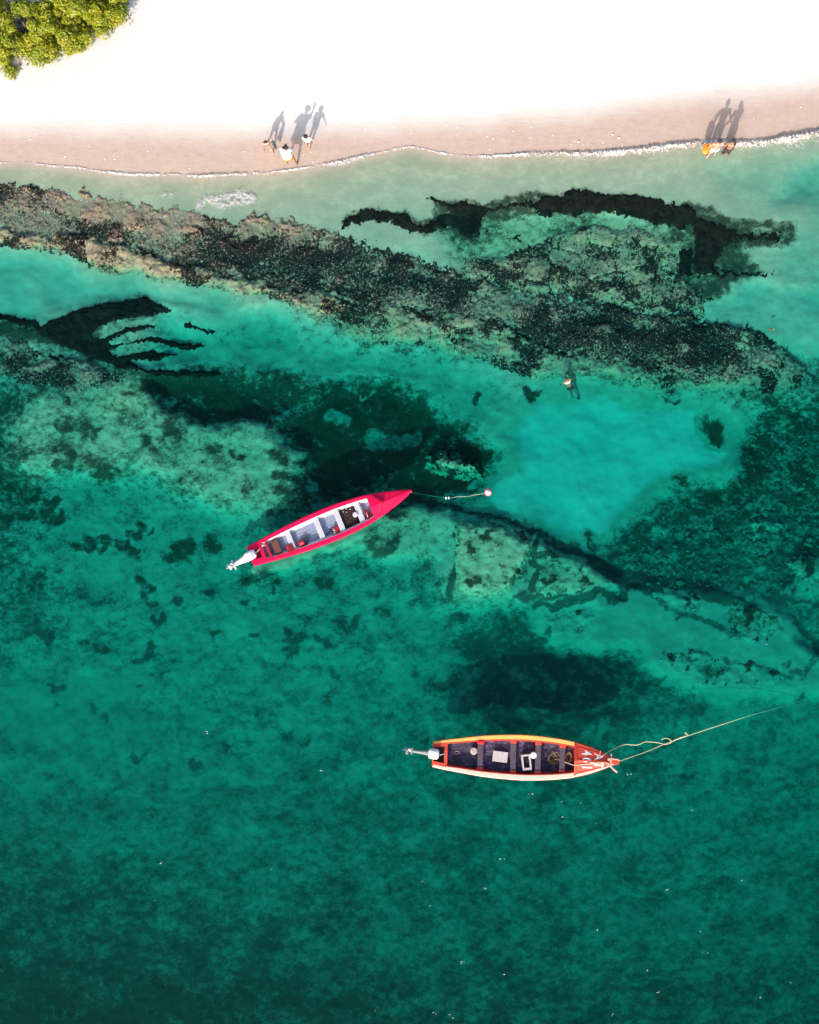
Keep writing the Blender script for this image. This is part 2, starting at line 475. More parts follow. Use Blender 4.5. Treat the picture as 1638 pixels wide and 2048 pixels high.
def mat_water():
    m = bpy.data.materials.new('sea_water'); m.use_nodes = True
    nt = m.node_tree; nt.nodes.clear()
    out = N(nt, 'ShaderNodeOutputMaterial'); tr = N(nt, 'ShaderNodeBsdfTransparent'); gl = N(nt, 'ShaderNodeBsdfGlossy')
    gl.inputs['Roughness'].default_value = .03
    v = coords(nt, 'Object', (1, 1.6, 1), (0, 0, R(-15)))
    h = mth(nt, 'ADD', noise_node(nt, 1.6, 5, .6, v), mth(nt, 'MULTIPLY', noise_node(nt, 9, 4, .65, v), .25))
    bp = N(nt, 'ShaderNodeBump'); bp.inputs['Strength'].default_value = .5; bp.inputs['Distance'].default_value = .05
    nt.links.new(h, bp.inputs['Height']); nt.links.new(bp.outputs[0], gl.inputs['Normal'])
    ge = N(nt, 'ShaderNodeNewGeometry'); dt = N(nt, 'ShaderNodeVectorMath', operation='DOT_PRODUCT')
    nt.links.new(ge.outputs['Incoming'], dt.inputs[0]); nt.links.new(bp.outputs[0], dt.inputs[1])
    c1 = mth(nt, 'SUBTRACT', 1.0, mth(nt, 'MINIMUM', mth(nt, 'ABSOLUTE', dt.outputs['Value']), 1.0))
    refl = mth(nt, 'MULTIPLY_ADD', mth(nt, 'POWER', c1, 5.0), .992, .008)      # Schlick reflectance of water
    mx = N(nt, 'ShaderNodeMixShader')
    nt.links.new(refl, mx.inputs[0]); nt.links.new(tr.outputs[0], mx.inputs[1]); nt.links.new(gl.outputs[0], mx.inputs[2])
    nt.links.new(mx.outputs[0], out.inputs['Surface'])
    ab = N(nt, 'ShaderNodeVolumeAbsorption')
    ab.inputs['Color'].default_value = (0, .872, .868, 1); ab.inputs['Density'].default_value = 2.0
    nt.links.new(ab.outputs[0], out.inputs['Volume'])
    return m


M = {}
M['ground'] = mat_ground()
M['reef'] = mat_rock('reef_rock', (.29, .20, .15), (.24, .19, .13), (.25, .235, .145), (.50, .44, .36), 8.5, .36)
M['reef_olive'] = mat_rock('olive_reef_rock', (.275, .26, .165), (.22, .19, .13), (.29, .285, .16), (.42, .40, .28), 6.5, .42)
M['slab'] = mat_rock('pale_slab_rock', (.36, .36, .23), (.31, .32, .20), (.27, .29, .16), (.42, .40, .30), 2.6, 1.02)
M['weed'] = paint('black_weed', (.004, .004, .0035), (.015, .015, .009), .8, 3.2, .9, bumpd=.03, spec=.1)
M['water'] = mat_water()
M['foam'] = paint('sea_foam', (.56, .54, .52), (.44, .43, .42), .6, 12, .8, bumpd=.02)
nt_ = M['foam'].node_tree
_b = nt_.nodes['Principled BSDF']; _v = coords(nt_)
_w = N(nt_, 'ShaderNodeTexNoise'); _w.inputs['Scale'].default_value = 2.2; _w.inputs['Detail'].default_value = 5; nt_.links.new(_v, _w.inputs['Vector'])
_n1 = noise_node(nt_, 3.6, 5, .62, _v); _n2 = noise_node(nt_, 9.5, 4, .65, _v)
_l1 = ramp(nt_, mth(nt_, 'ABSOLUTE', mth(nt_, 'SUBTRACT', _n1, .5)), .0, .055, 1, 0)
_l2 = ramp(nt_, mth(nt_, 'ABSOLUTE', mth(nt_, 'SUBTRACT', _n2, .5)), .0, .07, .75, 0)
_al = mth(nt_, 'MULTIPLY', mth(nt_, 'ADD', mth(nt_, 'MAXIMUM', _l1, _l2), mth(nt_, 'MULTIPLY_ADD', attr(nt_, 'den'), 1.0, -.50)), ramp(nt_, attr(nt_, 'den'), .0, .35))
_c = N(nt_, 'ShaderNodeClamp'); nt_.links.new(_al, _c.inputs[0]); nt_.links.new(_c.outputs[0], _b.inputs['Alpha'])
M['fleck'] = paint('white_fleck', (.8, .8, .8), None, .2, 9, .6)
M['pink'] = paint('pink_red_paint', (.80, .002, .07), (.6, .001, .045), .6, 5, .5, (.80, .10, .2), -.01, spec=.2)
M['pink_dark'] = paint('deep_red_paint', (.42, .003, .02), (.28, .002, .012), .6, 5, .5)
M['white_in'] = paint('white_hull_paint', (.62, .62, .62), (.5, .5, .52), .5, 4, .5, (.35, .3, .3), -.02)
M['thwart_w'] = paint('pale_grey_paint', (.50, .50, .54), (.40, .41, .46), .6, 6, .55, (.3, .28, .3), -.01, stretch=(1, .3, 1))
M['floor_blue'] = paint('faded_blue_floor_paint', (.21, .27, .40), (.28, .27, .34), .7, 3, .6, (.07, .12, .27), -.01, stretch=(.5, 1.6, 1))
M['orange_red'] = paint('orange_red_paint', (.62, .055, .02), (.48, .03, .012), .6, 5, .5, (.78, .34, .26), .0)
M['dark_red'] = paint('dark_and_shaded_red_paint', (.33, .02, .012), (.2, .012, .008), .6, 5, .5)  # bulkhead red, also painted shade on the orange boat's starboard inside
M['yellow'] = paint('yellow_orange_paint', (.80, .42, .09), (.82, .30, .09), .7, 2.2, .5, (.75, .22, .12), -.01, stretch=(1, 3, 1))
M['cream'] = paint('cream_paint', (.72, .56, .44), (.62, .42, .32), .6, 4, .5, (.5, .25, .17), -.02, stretch=(1, 3, 1))
M['outer'] = paint('maroon_hull_paint', (.12, .03, .02), (.3, .09, .05), .7, 5, .5)
M['floor_dark'] = paint('dark_purple_floor_paint', (.040, .034, .075), (.018, .016, .03), .8, 2.5, .7, (.15, .11, .24), .09, stretch=(.6, 1.5, 1))
M['thwart_d'] = paint('worn_grey_purple_wood', (.075, .05, .075), (.04, .03, .045), .8, 6, .7, (.16, .13, .19), .02)
M['stem_pink'] = paint('peeling_pink_wood', (.66, .36, .28), (.6, .2, .13), .6, 10, .6, (.7, .55, .48), .02)
M['silver'] = paint('white_engine_cowl', (.74, .74, .74), (.6, .6, .62), .5, 6, .3)
M['grey_metal'] = paint('grey_engine_metal', (.34, .34, .33), (.2, .2, .2), .6, 12, .4, metallic=.3)
M['grey_light'] = paint('pale_engine_metal', (.58, .58, .58), (.42, .42, .43), .6, 12, .35, metallic=.1)
M['black'] = paint('black_plastic', (.015, .015, .016), (.03, .03, .03), .5, 9, .5)
M['dirty_white'] = paint('dirty_white_plastic', (.50, .44, .43), (.4, .34, .34), .6, 9, .5)
M['bright_white'] = paint('white_plastic', (.72, .72, .70), (.6, .6, .58), .4, 9, .4)
M['beige'] = paint('beige_plastic', (.42, .35, .30), (.3, .25, .22), .6, 9, .5)
M['brown_box'] = paint('brown_wood', (.16, .055, .045), (.08, .03, .025), .8, 12, .7, (.25, .12, .09), .0)
M['rope'] = paint('cream_rope', (.55, .49, .30), (.42, .36, .22), .6, 20, .8)
M['rope_tan'] = paint('tan_rope', (.34, .22, .09), (.2, .12, .05), .7, 20, .8)
M['orange_rope'] = paint('orange_rope', (.7, .12, .05), None, .5, 20, .8)
M['paint_white'] = paint('white_lettering_paint', (.74, .70, .70), (.64, .58, .58), .6, 14, .6)
M['navy'] = paint('navy_plastic', (.02, .03, .07), None, .5, 8, .5)


# ------------------------------------------------------------------ mesh builder
class MB:
    def __init__(s): s.v = []; s.f = []

    def add(s, vs, fs):
        o = len(s.v); s.v += [tuple(q) for q in vs]; s.f += [tuple(i + o for i in q) for q in fs]; return s

    def box(s, c, size, rot=None):
        hx, hy, hz = size[0] / 2, size[1] / 2, size[2] / 2
        vs = [Vector((x, y, z)) for x in (-hx, hx) for y in (-hy, hy) for z in (-hz, hz)]
        if rot is not None:
            e = Euler(rot).to_matrix(); vs = [e @ q for q in vs]
        c = Vector(c)
        return s.add([q + c for q in vs], [(0, 1, 3, 2), (4, 6, 7, 5), (0, 4, 5, 1), (2, 3, 7, 6), (0, 2, 6, 4), (1, 5, 7, 3)])

    def rings(s, rings, cap=True, close=True):
        n = len(rings[0]); o = len(s.v)
        for r in rings: s.v += [tuple(q) for q in r]
        for i in range(len(rings) - 1):
            for j in range(n if close else n - 1):
                a = o + i * n + j; b = o + i * n + (j + 1) % n
                s.f.append((a, b, b + n, a + n))
        if cap:
            s.f.append(tuple(o + j for j in range(n))[::-1]); e = o + (len(rings) - 1) * n
            s.f.append(tuple(e + j for j in range(n)))
        return s

    def tube(s, pts, r, n=8, cap=True):
        pts = [Vector(p) for p in pts]
        rs = r if isinstance(r, (list, tuple)) else [r] * len(pts)
        rg = []; up = Vector((0, 0, 1))
        for i, p in enumerate(pts):
            t = (pts[min(i + 1, len(pts) - 1)] - pts[max(i - 1, 0)])
            t = t.normalized() if t.length > 1e-9 else Vector((1, 0, 0))
            a = t.cross(up)
            if a.length < .1: a = t.cross(Vector((0, 1, 0)))
            a.normalize(); b = a.cross(t)
            rg.append([p + (a * math.cos(k * 2 * math.pi / n) + b * math.sin(k * 2 * math.pi / n)) * rs[i] for k in range(n)])
        return s.rings(rg, cap)

    def capsule(s, p0, r0, p1, r1, n=10):
        p0 = Vector(p0); p1 = Vector(p1); t = (p1 - p0)
        t = t.normalized() if t.length > 1e-9 else Vector((0, 0, 1))
        pts = []; rs = []
        for a in (0.12, .5, .85, 1.2): pts.append(p0 - t * r0 * math.cos(a)); rs.append(r0 * math.sin(a))
        pts.append(p0); rs.append(r0); pts.append(p1); rs.append(r1)
        for a in (1.2, .85, .5, .12): pts.append(p1 + t * r1 * math.cos(a)); rs.append(r1 * math.sin(a))
        a = t.cross(Vector((0, 0, 1)))
        if a.length < .1: a = t.cross(Vector((0, 1, 0)))
        a.normalize(); b = a.cross(t)
        return s.rings([[p + (a * math.cos(k * 2 * math.pi / n) + b * math.sin(k * 2 * math.pi / n)) * q for k in range(n)]
                        for p, q in zip(pts, rs)])

    def ellipsoid(s, c, r, n=14, m=9, rot=None):
        c = Vector(c); e = Euler(rot).to_matrix() if rot is not None else Matrix.Identity(3)
        rg = []
        for i in range(m + 1):
            th = .06 + (math.pi - .12) * i / m
            rg.append([c + e @ Vector((r[0] * math.sin(th) * math.cos(2 * math.pi * k / n), r[1] * math.sin(th) * math.sin(2 * math.pi * k / n),
                                       -r[2] * math.cos(th))) for k in range(n)])
        return s.rings(rg)

    def build(s, name, mat, parent=None, smooth=False, bevel=0, loc=None, rot=None):
        me = bpy.data.meshes.new(name); me.from_pydata(s.v, [], s.f); me.materials.append(mat)
        if bevel or True:
            bm = bmesh.new(); bm.from_mesh(me); bmesh.ops.recalc_face_normals(bm, faces=bm.faces[:]); bm.to_mesh(me); bm.free()
        if smooth:
            me.polygons.foreach_set('use_smooth', [True] * len(me.polygons))
        o = bpy.data.objects.new(name, me); COL.objects.link(o)
        if parent: o.parent = parent
        if loc is not None: o.location = loc
        if rot is not None: o.rotation_euler = rot
        if bevel:
            b = o.modifiers.new('bevel', 'BEVEL'); b.width = bevel; b.segments = 2; b.limit_method = 'ANGLE'
        return o


def tag(o, label=None, cat=None, group=None, kind=None):
    if label: o['label'] = label
    if cat: o['category'] = cat
    if group: o['group'] = group
    if kind: o['kind'] = kind
    return o


def thing(name, loc, rz=0.0, label=None, cat=None, group=None, rot=None):
    o = bpy.data.objects.new(name, None); COL.objects.link(o); o.empty_display_size = .2
    o.location = loc; o.rotation_euler = rot if rot else (0, 0, rz)
    return tag(o, label, cat, group)


def grid_mesh(name, X, Y, Z, mat, keep=None, attrs=None, smooth=True):
    ny, nx = X.shape
    idx = np.arange(nx * ny).reshape(ny, nx)
    q = np.stack([idx[:-1, :-1], idx[:-1, 1:], idx[1:, 1:], idx[1:, :-1]], -1).reshape(-1, 4)
    if keep is not None:
        k = (keep[:-1, :-1] | keep[:-1, 1:] | keep[1:, 1:] | keep[1:, :-1]).ravel(); q = q[k]
    used = np.zeros(nx * ny, bool); used[q.ravel()] = True
    remap = np.cumsum(used) - 1
    V = np.stack([X.ravel(), Y.ravel(), Z.ravel()], -1)[used]; q = remap[q]
    me = bpy.data.meshes.new(name)
    me.vertices.add(len(V)); me.vertices.foreach_set('co', V.ravel().astype(np.float32))
    me.loops.add(q.size); me.loops.foreach_set('vertex_index', q.ravel().astype(np.int32))
    me.polygons.add(len(q)); me.polygons.foreach_set('loop_start', np.arange(0, q.size, 4, dtype=np.int32))
    try: me.polygons.foreach_set('loop_total', np.full(len(q), 4, np.int32))
    except Exception: pass
    me.update(calc_edges=True)
    if smooth: me.polygons.foreach_set('use_smooth', np.ones(len(q), bool))
    for k, a in (attrs or {}).items():
        at_ = me.attributes.new(k, 'FLOAT', 'POINT'); at_.data.foreach_set('value', a.ravel()[used].astype(np.float32))
    me.materials.append(mat)
    o = bpy.data.objects.new(name, me); COL.objects.link(o)
    return o


# ------------------------------------------------------------------ ground sheet: beach and sea bed
def axis(lo, hi, st, far):
    a = list(np.arange(lo, hi, st)); s = st; p = a[-1]; up_ = []
    while p < far: s *= 1.35; p += s; up_.append(p)
    s = st; p = lo; dn = []
    while p > -far: s *= 1.35; p -= s; dn.append(p)
    return np.array(dn[::-1] + a + up_)


gx = axis(-20, 20, .075, 380); gy = axis(-23, 24.5, .075, 380)
X, Y = np.meshgrid(gx, gy)
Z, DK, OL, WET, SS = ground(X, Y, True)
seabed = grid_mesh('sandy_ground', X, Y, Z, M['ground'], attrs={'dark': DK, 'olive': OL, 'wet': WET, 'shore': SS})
tag(seabed, kind='structure')

# sea water, one closed body
wb = MB(); wb.box((0, -150 + 30, -10), (740, 360, 20))
sea = wb.build('sea_water', M['water']); tag(sea, kind='structure')


# ------------------------------------------------------------------ reefs, weed beds, slabs: raised patches cut along their own outline
def region_mask(X, Y, polys, lines, soft, wamt=1.0, seed=0, jag=10):
    z = -np.interp(-shore_s(X, Y), D_T, D_V) * .7
    px, py = project(X, Y, z)
    px, py = warp(px, py, X, Y, wamt)
    px = px + jag * fbm(X * 3 + seed, Y * 3, 4, 90 + seed, .65); py = py + jag * fbm(X * 3, Y * 3 + seed, 4, 95 + seed, .65)
    px = px + jag * .55 * fbm(X * 11, Y * 11, 2, 301 + seed); py = py + jag * .55 * fbm(X * 11, Y * 11, 2, 311 + seed)
    sd = np.full(X.shape, -1e3)
    for p in polys: sd = np.maximum(sd, poly_sd(px, py, p))
    for l, wd in lines: sd = np.maximum(sd, wd - seg_dist(px, py, l))
    return sstep(-soft * .3, soft, sd), sd, px, py


def patch(name, polys, lines, step, soft, hfn, mat, wamt=1.0, seed=0, jag=10, dark=None, sink=.08):
    pts = [q for p in polys for q in p] + [q for l, wd in lines for q in l]
    ww = max([wd for l, wd in lines] + [0]) + 35
    c = [at(a, b, -.4) for a in (min(p[0] for p in pts) - ww, max(p[0] for p in pts) + ww) for b in (min(p[1] for p in pts) - ww, max(p[1] for p in pts) + ww)]
    X, Y = np.meshgrid(np.arange(min(q.x for q in c), max(q.x for q in c), step), np.arange(min(q.y for q in c), max(q.y for q in c), step))
    m, sd, px, py = region_mask(X, Y, polys, lines, soft, wamt, seed, jag)
    keep = m > .01
    # cheap sea bed height by interpolating the big sheet
    zi = bilin(X, Y)
    top = hfn(X, Y, zi, m, px, py)
    Z = (zi - sink) * (1 - m) + top * m
    dk = dark(X, Y, px, py, m) if dark is not None else np.zeros_like(X)
    return grid_mesh(name, X, Y, Z, mat, keep, {'dark': dk})


def bilin(x, y):
    ix = np.clip(np.searchsorted(gx, x) - 1, 0, len(gx) - 2); iy = np.clip(np.searchsorted(gy, y) - 1, 0, len(gy) - 2)
    fx = (x - gx[ix]) / (gx[ix + 1] - gx[ix]); fy = (y - gy[iy]) / (gy[iy + 1] - gy[iy])
    return (Z_[iy, ix] * (1 - fx) + Z_[iy, ix + 1] * fx) * (1 - fy) + (Z_[iy + 1, ix] * (1 - fx) + Z_[iy + 1, ix + 1] * fx) * fy


Z_ = Z.copy()


def knobs(X, Y, seed):
    f1, f2, i1 = worley(X * 4.2, Y * 4.2, seed); a = (1 - np.clip(f1, 0, 1)) * (.3 + .7 * i1)
    g1, g2, j1 = worley(X * 9.0, Y * 9.0, seed + 3); b = (1 - np.clip(g1, 0, 1)) * j1
    h1, h2, k1 = worley(X * 1.1, Y * 1.5, seed + 5)
    return (1 - np.clip(h1, 0, 1)) * (k1 > .55) * .10 + a * .08 + b * .06 + fbm(X * 1.6, Y * 1.6, 4, seed + 9) * .10 + fbm(X * 9, Y * 9, 3, seed + 19) * .05


REEF = [(-160, 372), (0, 360), (60, 357), (130, 368), (200, 385), (260, 394), (330, 402), (400, 412), (470, 424), (520, 422), (600, 436), (650, 447),
        (700, 468), (770, 492), (830, 505), (900, 520), (950, 545), (1000, 560), (1060, 570), (1150, 590), (1230, 600), (1300, 620), (1380, 630),
        (1440, 640), (1500, 662), (1550, 690), (1585, 720), (1560, 752), (1480, 770), (1400, 775), (1330, 758), (1240, 745), (1150, 722), (1090, 700),
        (1040, 670), (1000, 655), (930, 645), (860, 632), (780, 622), (700, 612), (640, 596), (560, 578), (480, 566), (400, 556),
        (330, 532), (260, 508), (180, 494), (100, 486), (0, 470), (-160, 480)]
REEF_MID = [(895, 500), (950, 505), (1010, 500), (1060, 480), (1120, 450), (1200, 445), (1300, 450), (1370, 480), (1380, 540), (1420, 590), (1430, 640), (1340, 640), (1200, 620),
            (1100, 600), (1000, 580), (930, 560)]
OLIVE = [[(-160, 445), (60, 455), (170, 465), (250, 480), (330, 505), (420, 530), (520, 548), (640, 570), (720, 600), (720, 640), (640, 650), (560, 610), (470, 590), (390, 580),
          (320, 570), (260, 560), (200, 545), (120, 520), (40, 500), (-160, 500)],
         [(640, 570), (760, 590), (880, 608), (1000, 630), (1060, 660), (1140, 690), (1240, 715), (1400, 745), (1540, 725), (1590, 690), (1640, 740), (1610, 780),
          (1500, 790), (1400, 792), (1260, 778), (1150, 760), (1060, 770), (980, 740), (900, 710), (800, 690), (720, 680), (660, 640)],
         [(1440, 640), (1530, 660), (1600, 700), (1590, 745), (1500, 750), (1440, 700)]]


def reef_top(X, Y, zi, m, px, py):
    lvl = np.interp(px, [0, 500, 900, 1200, 1638], [-.13, -.14, -.20, -.24, -.28])
    return np.maximum(np.maximum(lvl - .1, zi - .02) + knobs(X, Y, 3), np.maximum(lvl - .22, zi + .01))


def reef_dark(X, Y, px, py, m):
    d = .24 + .4 * sstep(.0, .30, fbm(px / 130, py / 60, 3, 12))
    d = d - .30 * sstep(1440, 1580, px) - .35 * sstep(.12, .3, fbm(px / 45, py / 28, 4, 88)) + .25 * sstep(-.1, -.35, fbm(px / 30, py / 20, 3, 89))
    d = d + .30 * sstep(120, 20, seg_dist(px, py, [(430, 540), (560, 520), (700, 520), (880, 560)]))
    d = d + .42 * sstep(70, 15, seg_dist(px, py, [(1080, 660), (1200, 665), (1340, 680), (1480, 700)]))
    d = d - .25 * sstep(60, 10, seg_dist(px, py, [(180, 400), (330, 430), (480, 440), (600, 460)]))
    return d + .25 * (1 - m)


o = patch('rock_reef', [REEF], [], .05, 20, reef_top, M['reef'], 1.1, 1, 20, reef_dark, .1)
tag(o, 'long band of dark brown rock reef lying just under the surface along the shore', 'reef')


def olive_top(X, Y, zi, m, px, py):
    f1, f2, i1 = worley(X * 1.3 + .2 * fbm(X * 2, Y * 2, 2, 4), Y * 1.6, 21)
    return np.maximum(zi, -.62) + (.10 + .07 * i1 + .05 * (sstep(0, .12, f2 - f1)) + .9 * (knobs(X, Y, 7) - .05)) * sstep(.1, .9, m)


def olive_dark(X, Y, px, py, m):
    f1, f2, i1 = worley(X * 1.3 + .2 * fbm(X * 2, Y * 2, 2, 4), Y * 1.6, 21)
    return .12 + .6 * sstep(-.15, .3, fbm(px / 60, py / 40, 4, 15)) + .4 * sstep(.05, .0, f2 - f1) * sstep(0, .2, fbm(X, Y, 3, 77) + .1)


o = patch('reef_ledge', OLIVE, [], .06, 26, olive_top, M['reef_olive'], 1.0, 4, 14, olive_dark)
tag(o, 'olive green algae covered ledge along the seaward side of the long dark reef', 'reef')
o = patch('reef_ledge', [REEF_MID], [], .055, 26, lambda X, Y, zi, m, px, py: np.maximum(zi + .02, -.42) + .3 * sstep(0, .2, worley(X * .8, Y * .8, 31)[1] - worley(X * .8, Y * .8, 31)[0]) * .12 + .6 * knobs(X, Y, 8) * sstep(.1, .9, m),
          M['reef_olive'], 1.0, 5, 12,
          lambda X, Y, px, py, m: .16 - .25 * sstep(.1, .3, fbm(px / 50, py / 30, 3, 26)) + .2 * sstep(480, 560, py) + .45 * sstep(-.1, .3, fbm(px / 70, py / 40, 4, 25)) + .5 * sstep(.06, .0, worley(X * .8, Y * .8, 31)[1] - worley(X * .8, Y * .8, 31)[0]))
tag(o, 'cracked olive brown reef flat between the long dark reef and the black weed arc', 'reef')
REEF2 = [(-160, 640), (0, 656), (50, 682), (110, 705), (170, 722), (235, 738), (262, 752), (230, 785), (190, 775), (160, 800), (110, 780), (60, 775), (0, 750), (-160, 740)]
o = patch('rock_reef', [REEF2], [], .05, 14, lambda X, Y, zi, m, px, py: np.maximum(-.42 + 1.2 * knobs(X, Y, 13), -.5), M['reef'], .8, 6, 12,
          lambda X, Y, px, py, m: .18 + .5 * sstep(-.15, .3, fbm(px / 80, py / 50, 3, 17)))
tag(o, 'smaller speckled brown reef at the left edge below the finger shaped black weed', 'reef')


def weed_top(h):
    return lambda X, Y, zi, m, px, py: np.maximum(zi, -.75) + h * .4 + .05 * fbm(X * 7, Y * 7, 3, 19)


o = patch('weed_bed', [[(690, 440), (730, 418), (790, 420), (820, 440), (850, 455), (830, 470), (780, 448), (740, 452), (705, 465)],
                       [(880, 405), (960, 408), (985, 420), (960, 465), (935, 490), (915, 462), (880, 465), (868, 445), (900, 425)]],
          [([(690, 450), (740, 430), (800, 432), (840, 458), (900, 450)], 13), ([(862, 402), (900, 410), (960, 418), (1020, 412), (1080, 404), (1140, 400)], 8),
           ([(1090, 410), (1180, 406), (1270, 412), (1330, 420), (1370, 436)], 25), ([(950, 468), (1003, 456)], 6), ([(1002, 484), (1030, 484), (1050, 473)], 6),
           ([(740, 455), (790, 470), (830, 478)], 2)], .045, 9, weed_top(.12), M['weed'], .9, 8, 13)
tag(o, 'black weed bed arching along the pale shallows beside the beach', 'seaweed', kind='stuff')
o = patch('weed_bed', [[(1360, 430), (1420, 440), (1480, 462), (1560, 466), (1596, 470), (1560, 486), (1480, 482), (1450, 500), (1440, 545), (1400, 560), (1385, 520), (1390, 470)],
                       [(1290, 490), (1340, 490), (1390, 500), (1400, 560), (1370, 548), (1320, 520)]],
          [([(1440, 540), (1500, 548), (1545, 540)], 9), ([(1405, 560), (1410, 600), (1440, 590)], 8), ([(1240, 488), (1275, 488)], 6)], .05, 12, weed_top(.12), M['weed'], 1.0, 10, 14)
tag(o, 'ragged black weed bed at the right end of the arch beside turquoise sand', 'seaweed', kind='stuff')
o = patch('weed_bed', [[(60, 655), (110, 630), (170, 612), (230, 598), (290, 590), (320, 605), (350, 622), (300, 630), (240, 640), (200, 655), (185, 668),
                        (210, 672), (250, 655), (290, 648), (335, 645), (290, 660), (240, 672), (220, 684), (250, 684), (300, 668), (350, 680), (428, 686), (360, 694),
                        (300, 684), (250, 690), (220, 702), (240, 710), (300, 697), (358, 702), (310, 716), (260, 722), (290, 735), (360, 735), (440, 738), (440, 746), (330, 752), (240, 738), (170, 712), (110, 690)]],
          [([(366, 645), (395, 655), (422, 660)], 5), ([(-150, 628), (0, 632), (70, 645)], 9)], .04, 5, weed_top(.14), M['weed'], .35, 12, 7)
tag(o, 'black weed bed shaped like a hand with four fingers of sand showing between', 'seaweed', kind='stuff')
o = patch('weed_patch', [], [([(0, 640), (60, 650), (150, 690)], 8)], .06, 12, weed_top(.08), M['weed'], 1, 14, 9)
tag(o, 'narrow dark weed strip at the left edge just above the small reef', 'seaweed', kind='stuff')

SLABS = [
    ('broad pale rock slab with a dark crack on each side, east of the pink boat', [(905, 1060), (935, 1040), (990, 1042), (1035, 1058), (1068, 1080), (1062, 1120), (1045, 1160), (1010, 1190), (950, 1200), (908, 1185), (902, 1120)], .40),
    ('rock slab right of the broad pale slab, below the dark ridge line', [(1082, 1084), (1130, 1100), (1190, 1125), (1215, 1155), (1190, 1182), (1130, 1200), (1080, 1205), (1062, 1180), (1072, 1130)], .62),
    ('small olive rock islet with a dark top edge above the mooring buoy', [(858, 905), (880, 896), (915, 902), (945, 918), (966, 935), (962, 952), (925, 952), (880, 945), (858, 928)], .38),
    ('flat turquoise slab just right of the end of the dark ridge line', [(1295, 1165), (1350, 1160), (1400, 1175), (1420, 1200), (1400, 1230), (1350, 1228), (1300, 1200)], .95),
    ('rounded turquoise slab dotted with dark holes near the right edge', [(1450, 1200), (1510, 1195), (1550, 1215), (1570, 1250), (1560, 1285), (1500, 1290), (1460, 1270), (1440, 1235)], .9),
    ('long low turquoise slab above the mooring rope end at the right', [(1310, 1300), (1380, 1290), (1470, 1310), (1560, 1325), (1590, 1350), (1570, 1378), (1480, 1385), (1380, 1380), (1330, 1350)], .95),
    ('large turquoise slab cut by the right edge of the picture', [(1575, 1120), (1610, 1100), (1660, 1100), (1760, 1120), (1760, 1180), (1650, 1172), (1590, 1160)], .9),
    ('small flat slab in the dark rubble close to the right edge', [(1495, 1042), (1530, 1030), (1570, 1045), (1560, 1065), (1510, 1062)], .9),
    ('low slab below the second slab along the hairline cracks', [(1090, 1225), (1150, 1215), (1195, 1222), (1200, 1260), (1150, 1285), (1100, 1270)], 1.0),
]
for i, (lb, poly, dp) in enumerate(SLABS):
    o = patch('rock_slab', [poly], [], .055, 24, (lambda dp, i: lambda X, Y, zi, m, px, py: np.maximum(-dp, zi) + .05 + .10 * fbm(X * 1.2, Y * 1.2, 4, 40 + i) + .03 * fbm(X * 6, Y * 6, 3, 50 + i))(dp, i),
              M['ground'], .8, 20 + i, 16,
              lambda X, Y, px, py, m: .14 + .12 * (1 - sstep(.0, .8, m)) + .55 * sstep(.10, .34, fbm(X * 1.6, Y * 1.6, 4, 66)) + .25 * sstep(-.1, .3, fbm(X * .6, Y * .6, 3, 67)))
    n_ = len(o.data.vertices)
    for k_, v_ in (('olive', .62 if dp < .7 else .15), ('shore', -12.0), ('wet', 0.0)):
        a_ = o.data.attributes.new(k_, 'FLOAT', 'POINT'); a_.data.foreach_set('value', np.full(n_, v_, np.float32))
    tag(o, lb, 'rock')

m = MB(); rs = random.Random(9)
for k in range(420):
    zone = rs.choice([(1290, 1000, 350, 190), (1490, 820, 160, 230), (1260, 1060, 380, 110)])
    a = zone[0] + rs.random() * zone[2]; b = zone[1] + rs.random() * zone[3]
    if b > 780 and a > 1200 and b < 1110 and (a - 1210) + (b - 1110) * 1.1 < 0: continue
    p = at(a, b, -1.0); zz = float(bilin(np.array([p.x]), np.array([p.y]))[0])
    r0 = rs.uniform(.04, .10) if rs.random() < .88 else rs.uniform(.12, .2); ph = rs.uniform(0, 6)
    n_ = 9; sq = rs.uniform(.5, .9); an_ = rs.uniform(0, 3)
    rg = []
    for q, h in ((1.0, -.03), (.95, .25), (.6, .42), (.12, .46)):
        ring = []
        for t_ in range(n_):
            th = 2 * math.pi * t_ / n_; rr_ = r0 * q * (1 + .22 * math.sin(2 * th + ph) + .14 * math.sin(5 * th + 2 * ph))
            x_, y_ = rr_ * math.cos(th), rr_ * math.sin(th) * sq
            ring.append((p.x + x_ * math.cos(an_) - y_ * math.sin(an_), p.y + x_ * math.sin(an_) + y_ * math.cos(an_), zz + h * r0))
        rg.append(ring)
    m.rings(rg)
M['stone'] = mat_rock('submerged_stone', (.20, .21, .15), (.13, .14, .09), (.09, .10, .06), (.3, .28, .22), 4.5, .6)
o = m.build('rubble_stones', M['stone'], smooth=True); tag(o, 'loose submerged stones and coral rubble scattered over the dark sea bed', 'stones', kind='stuff')

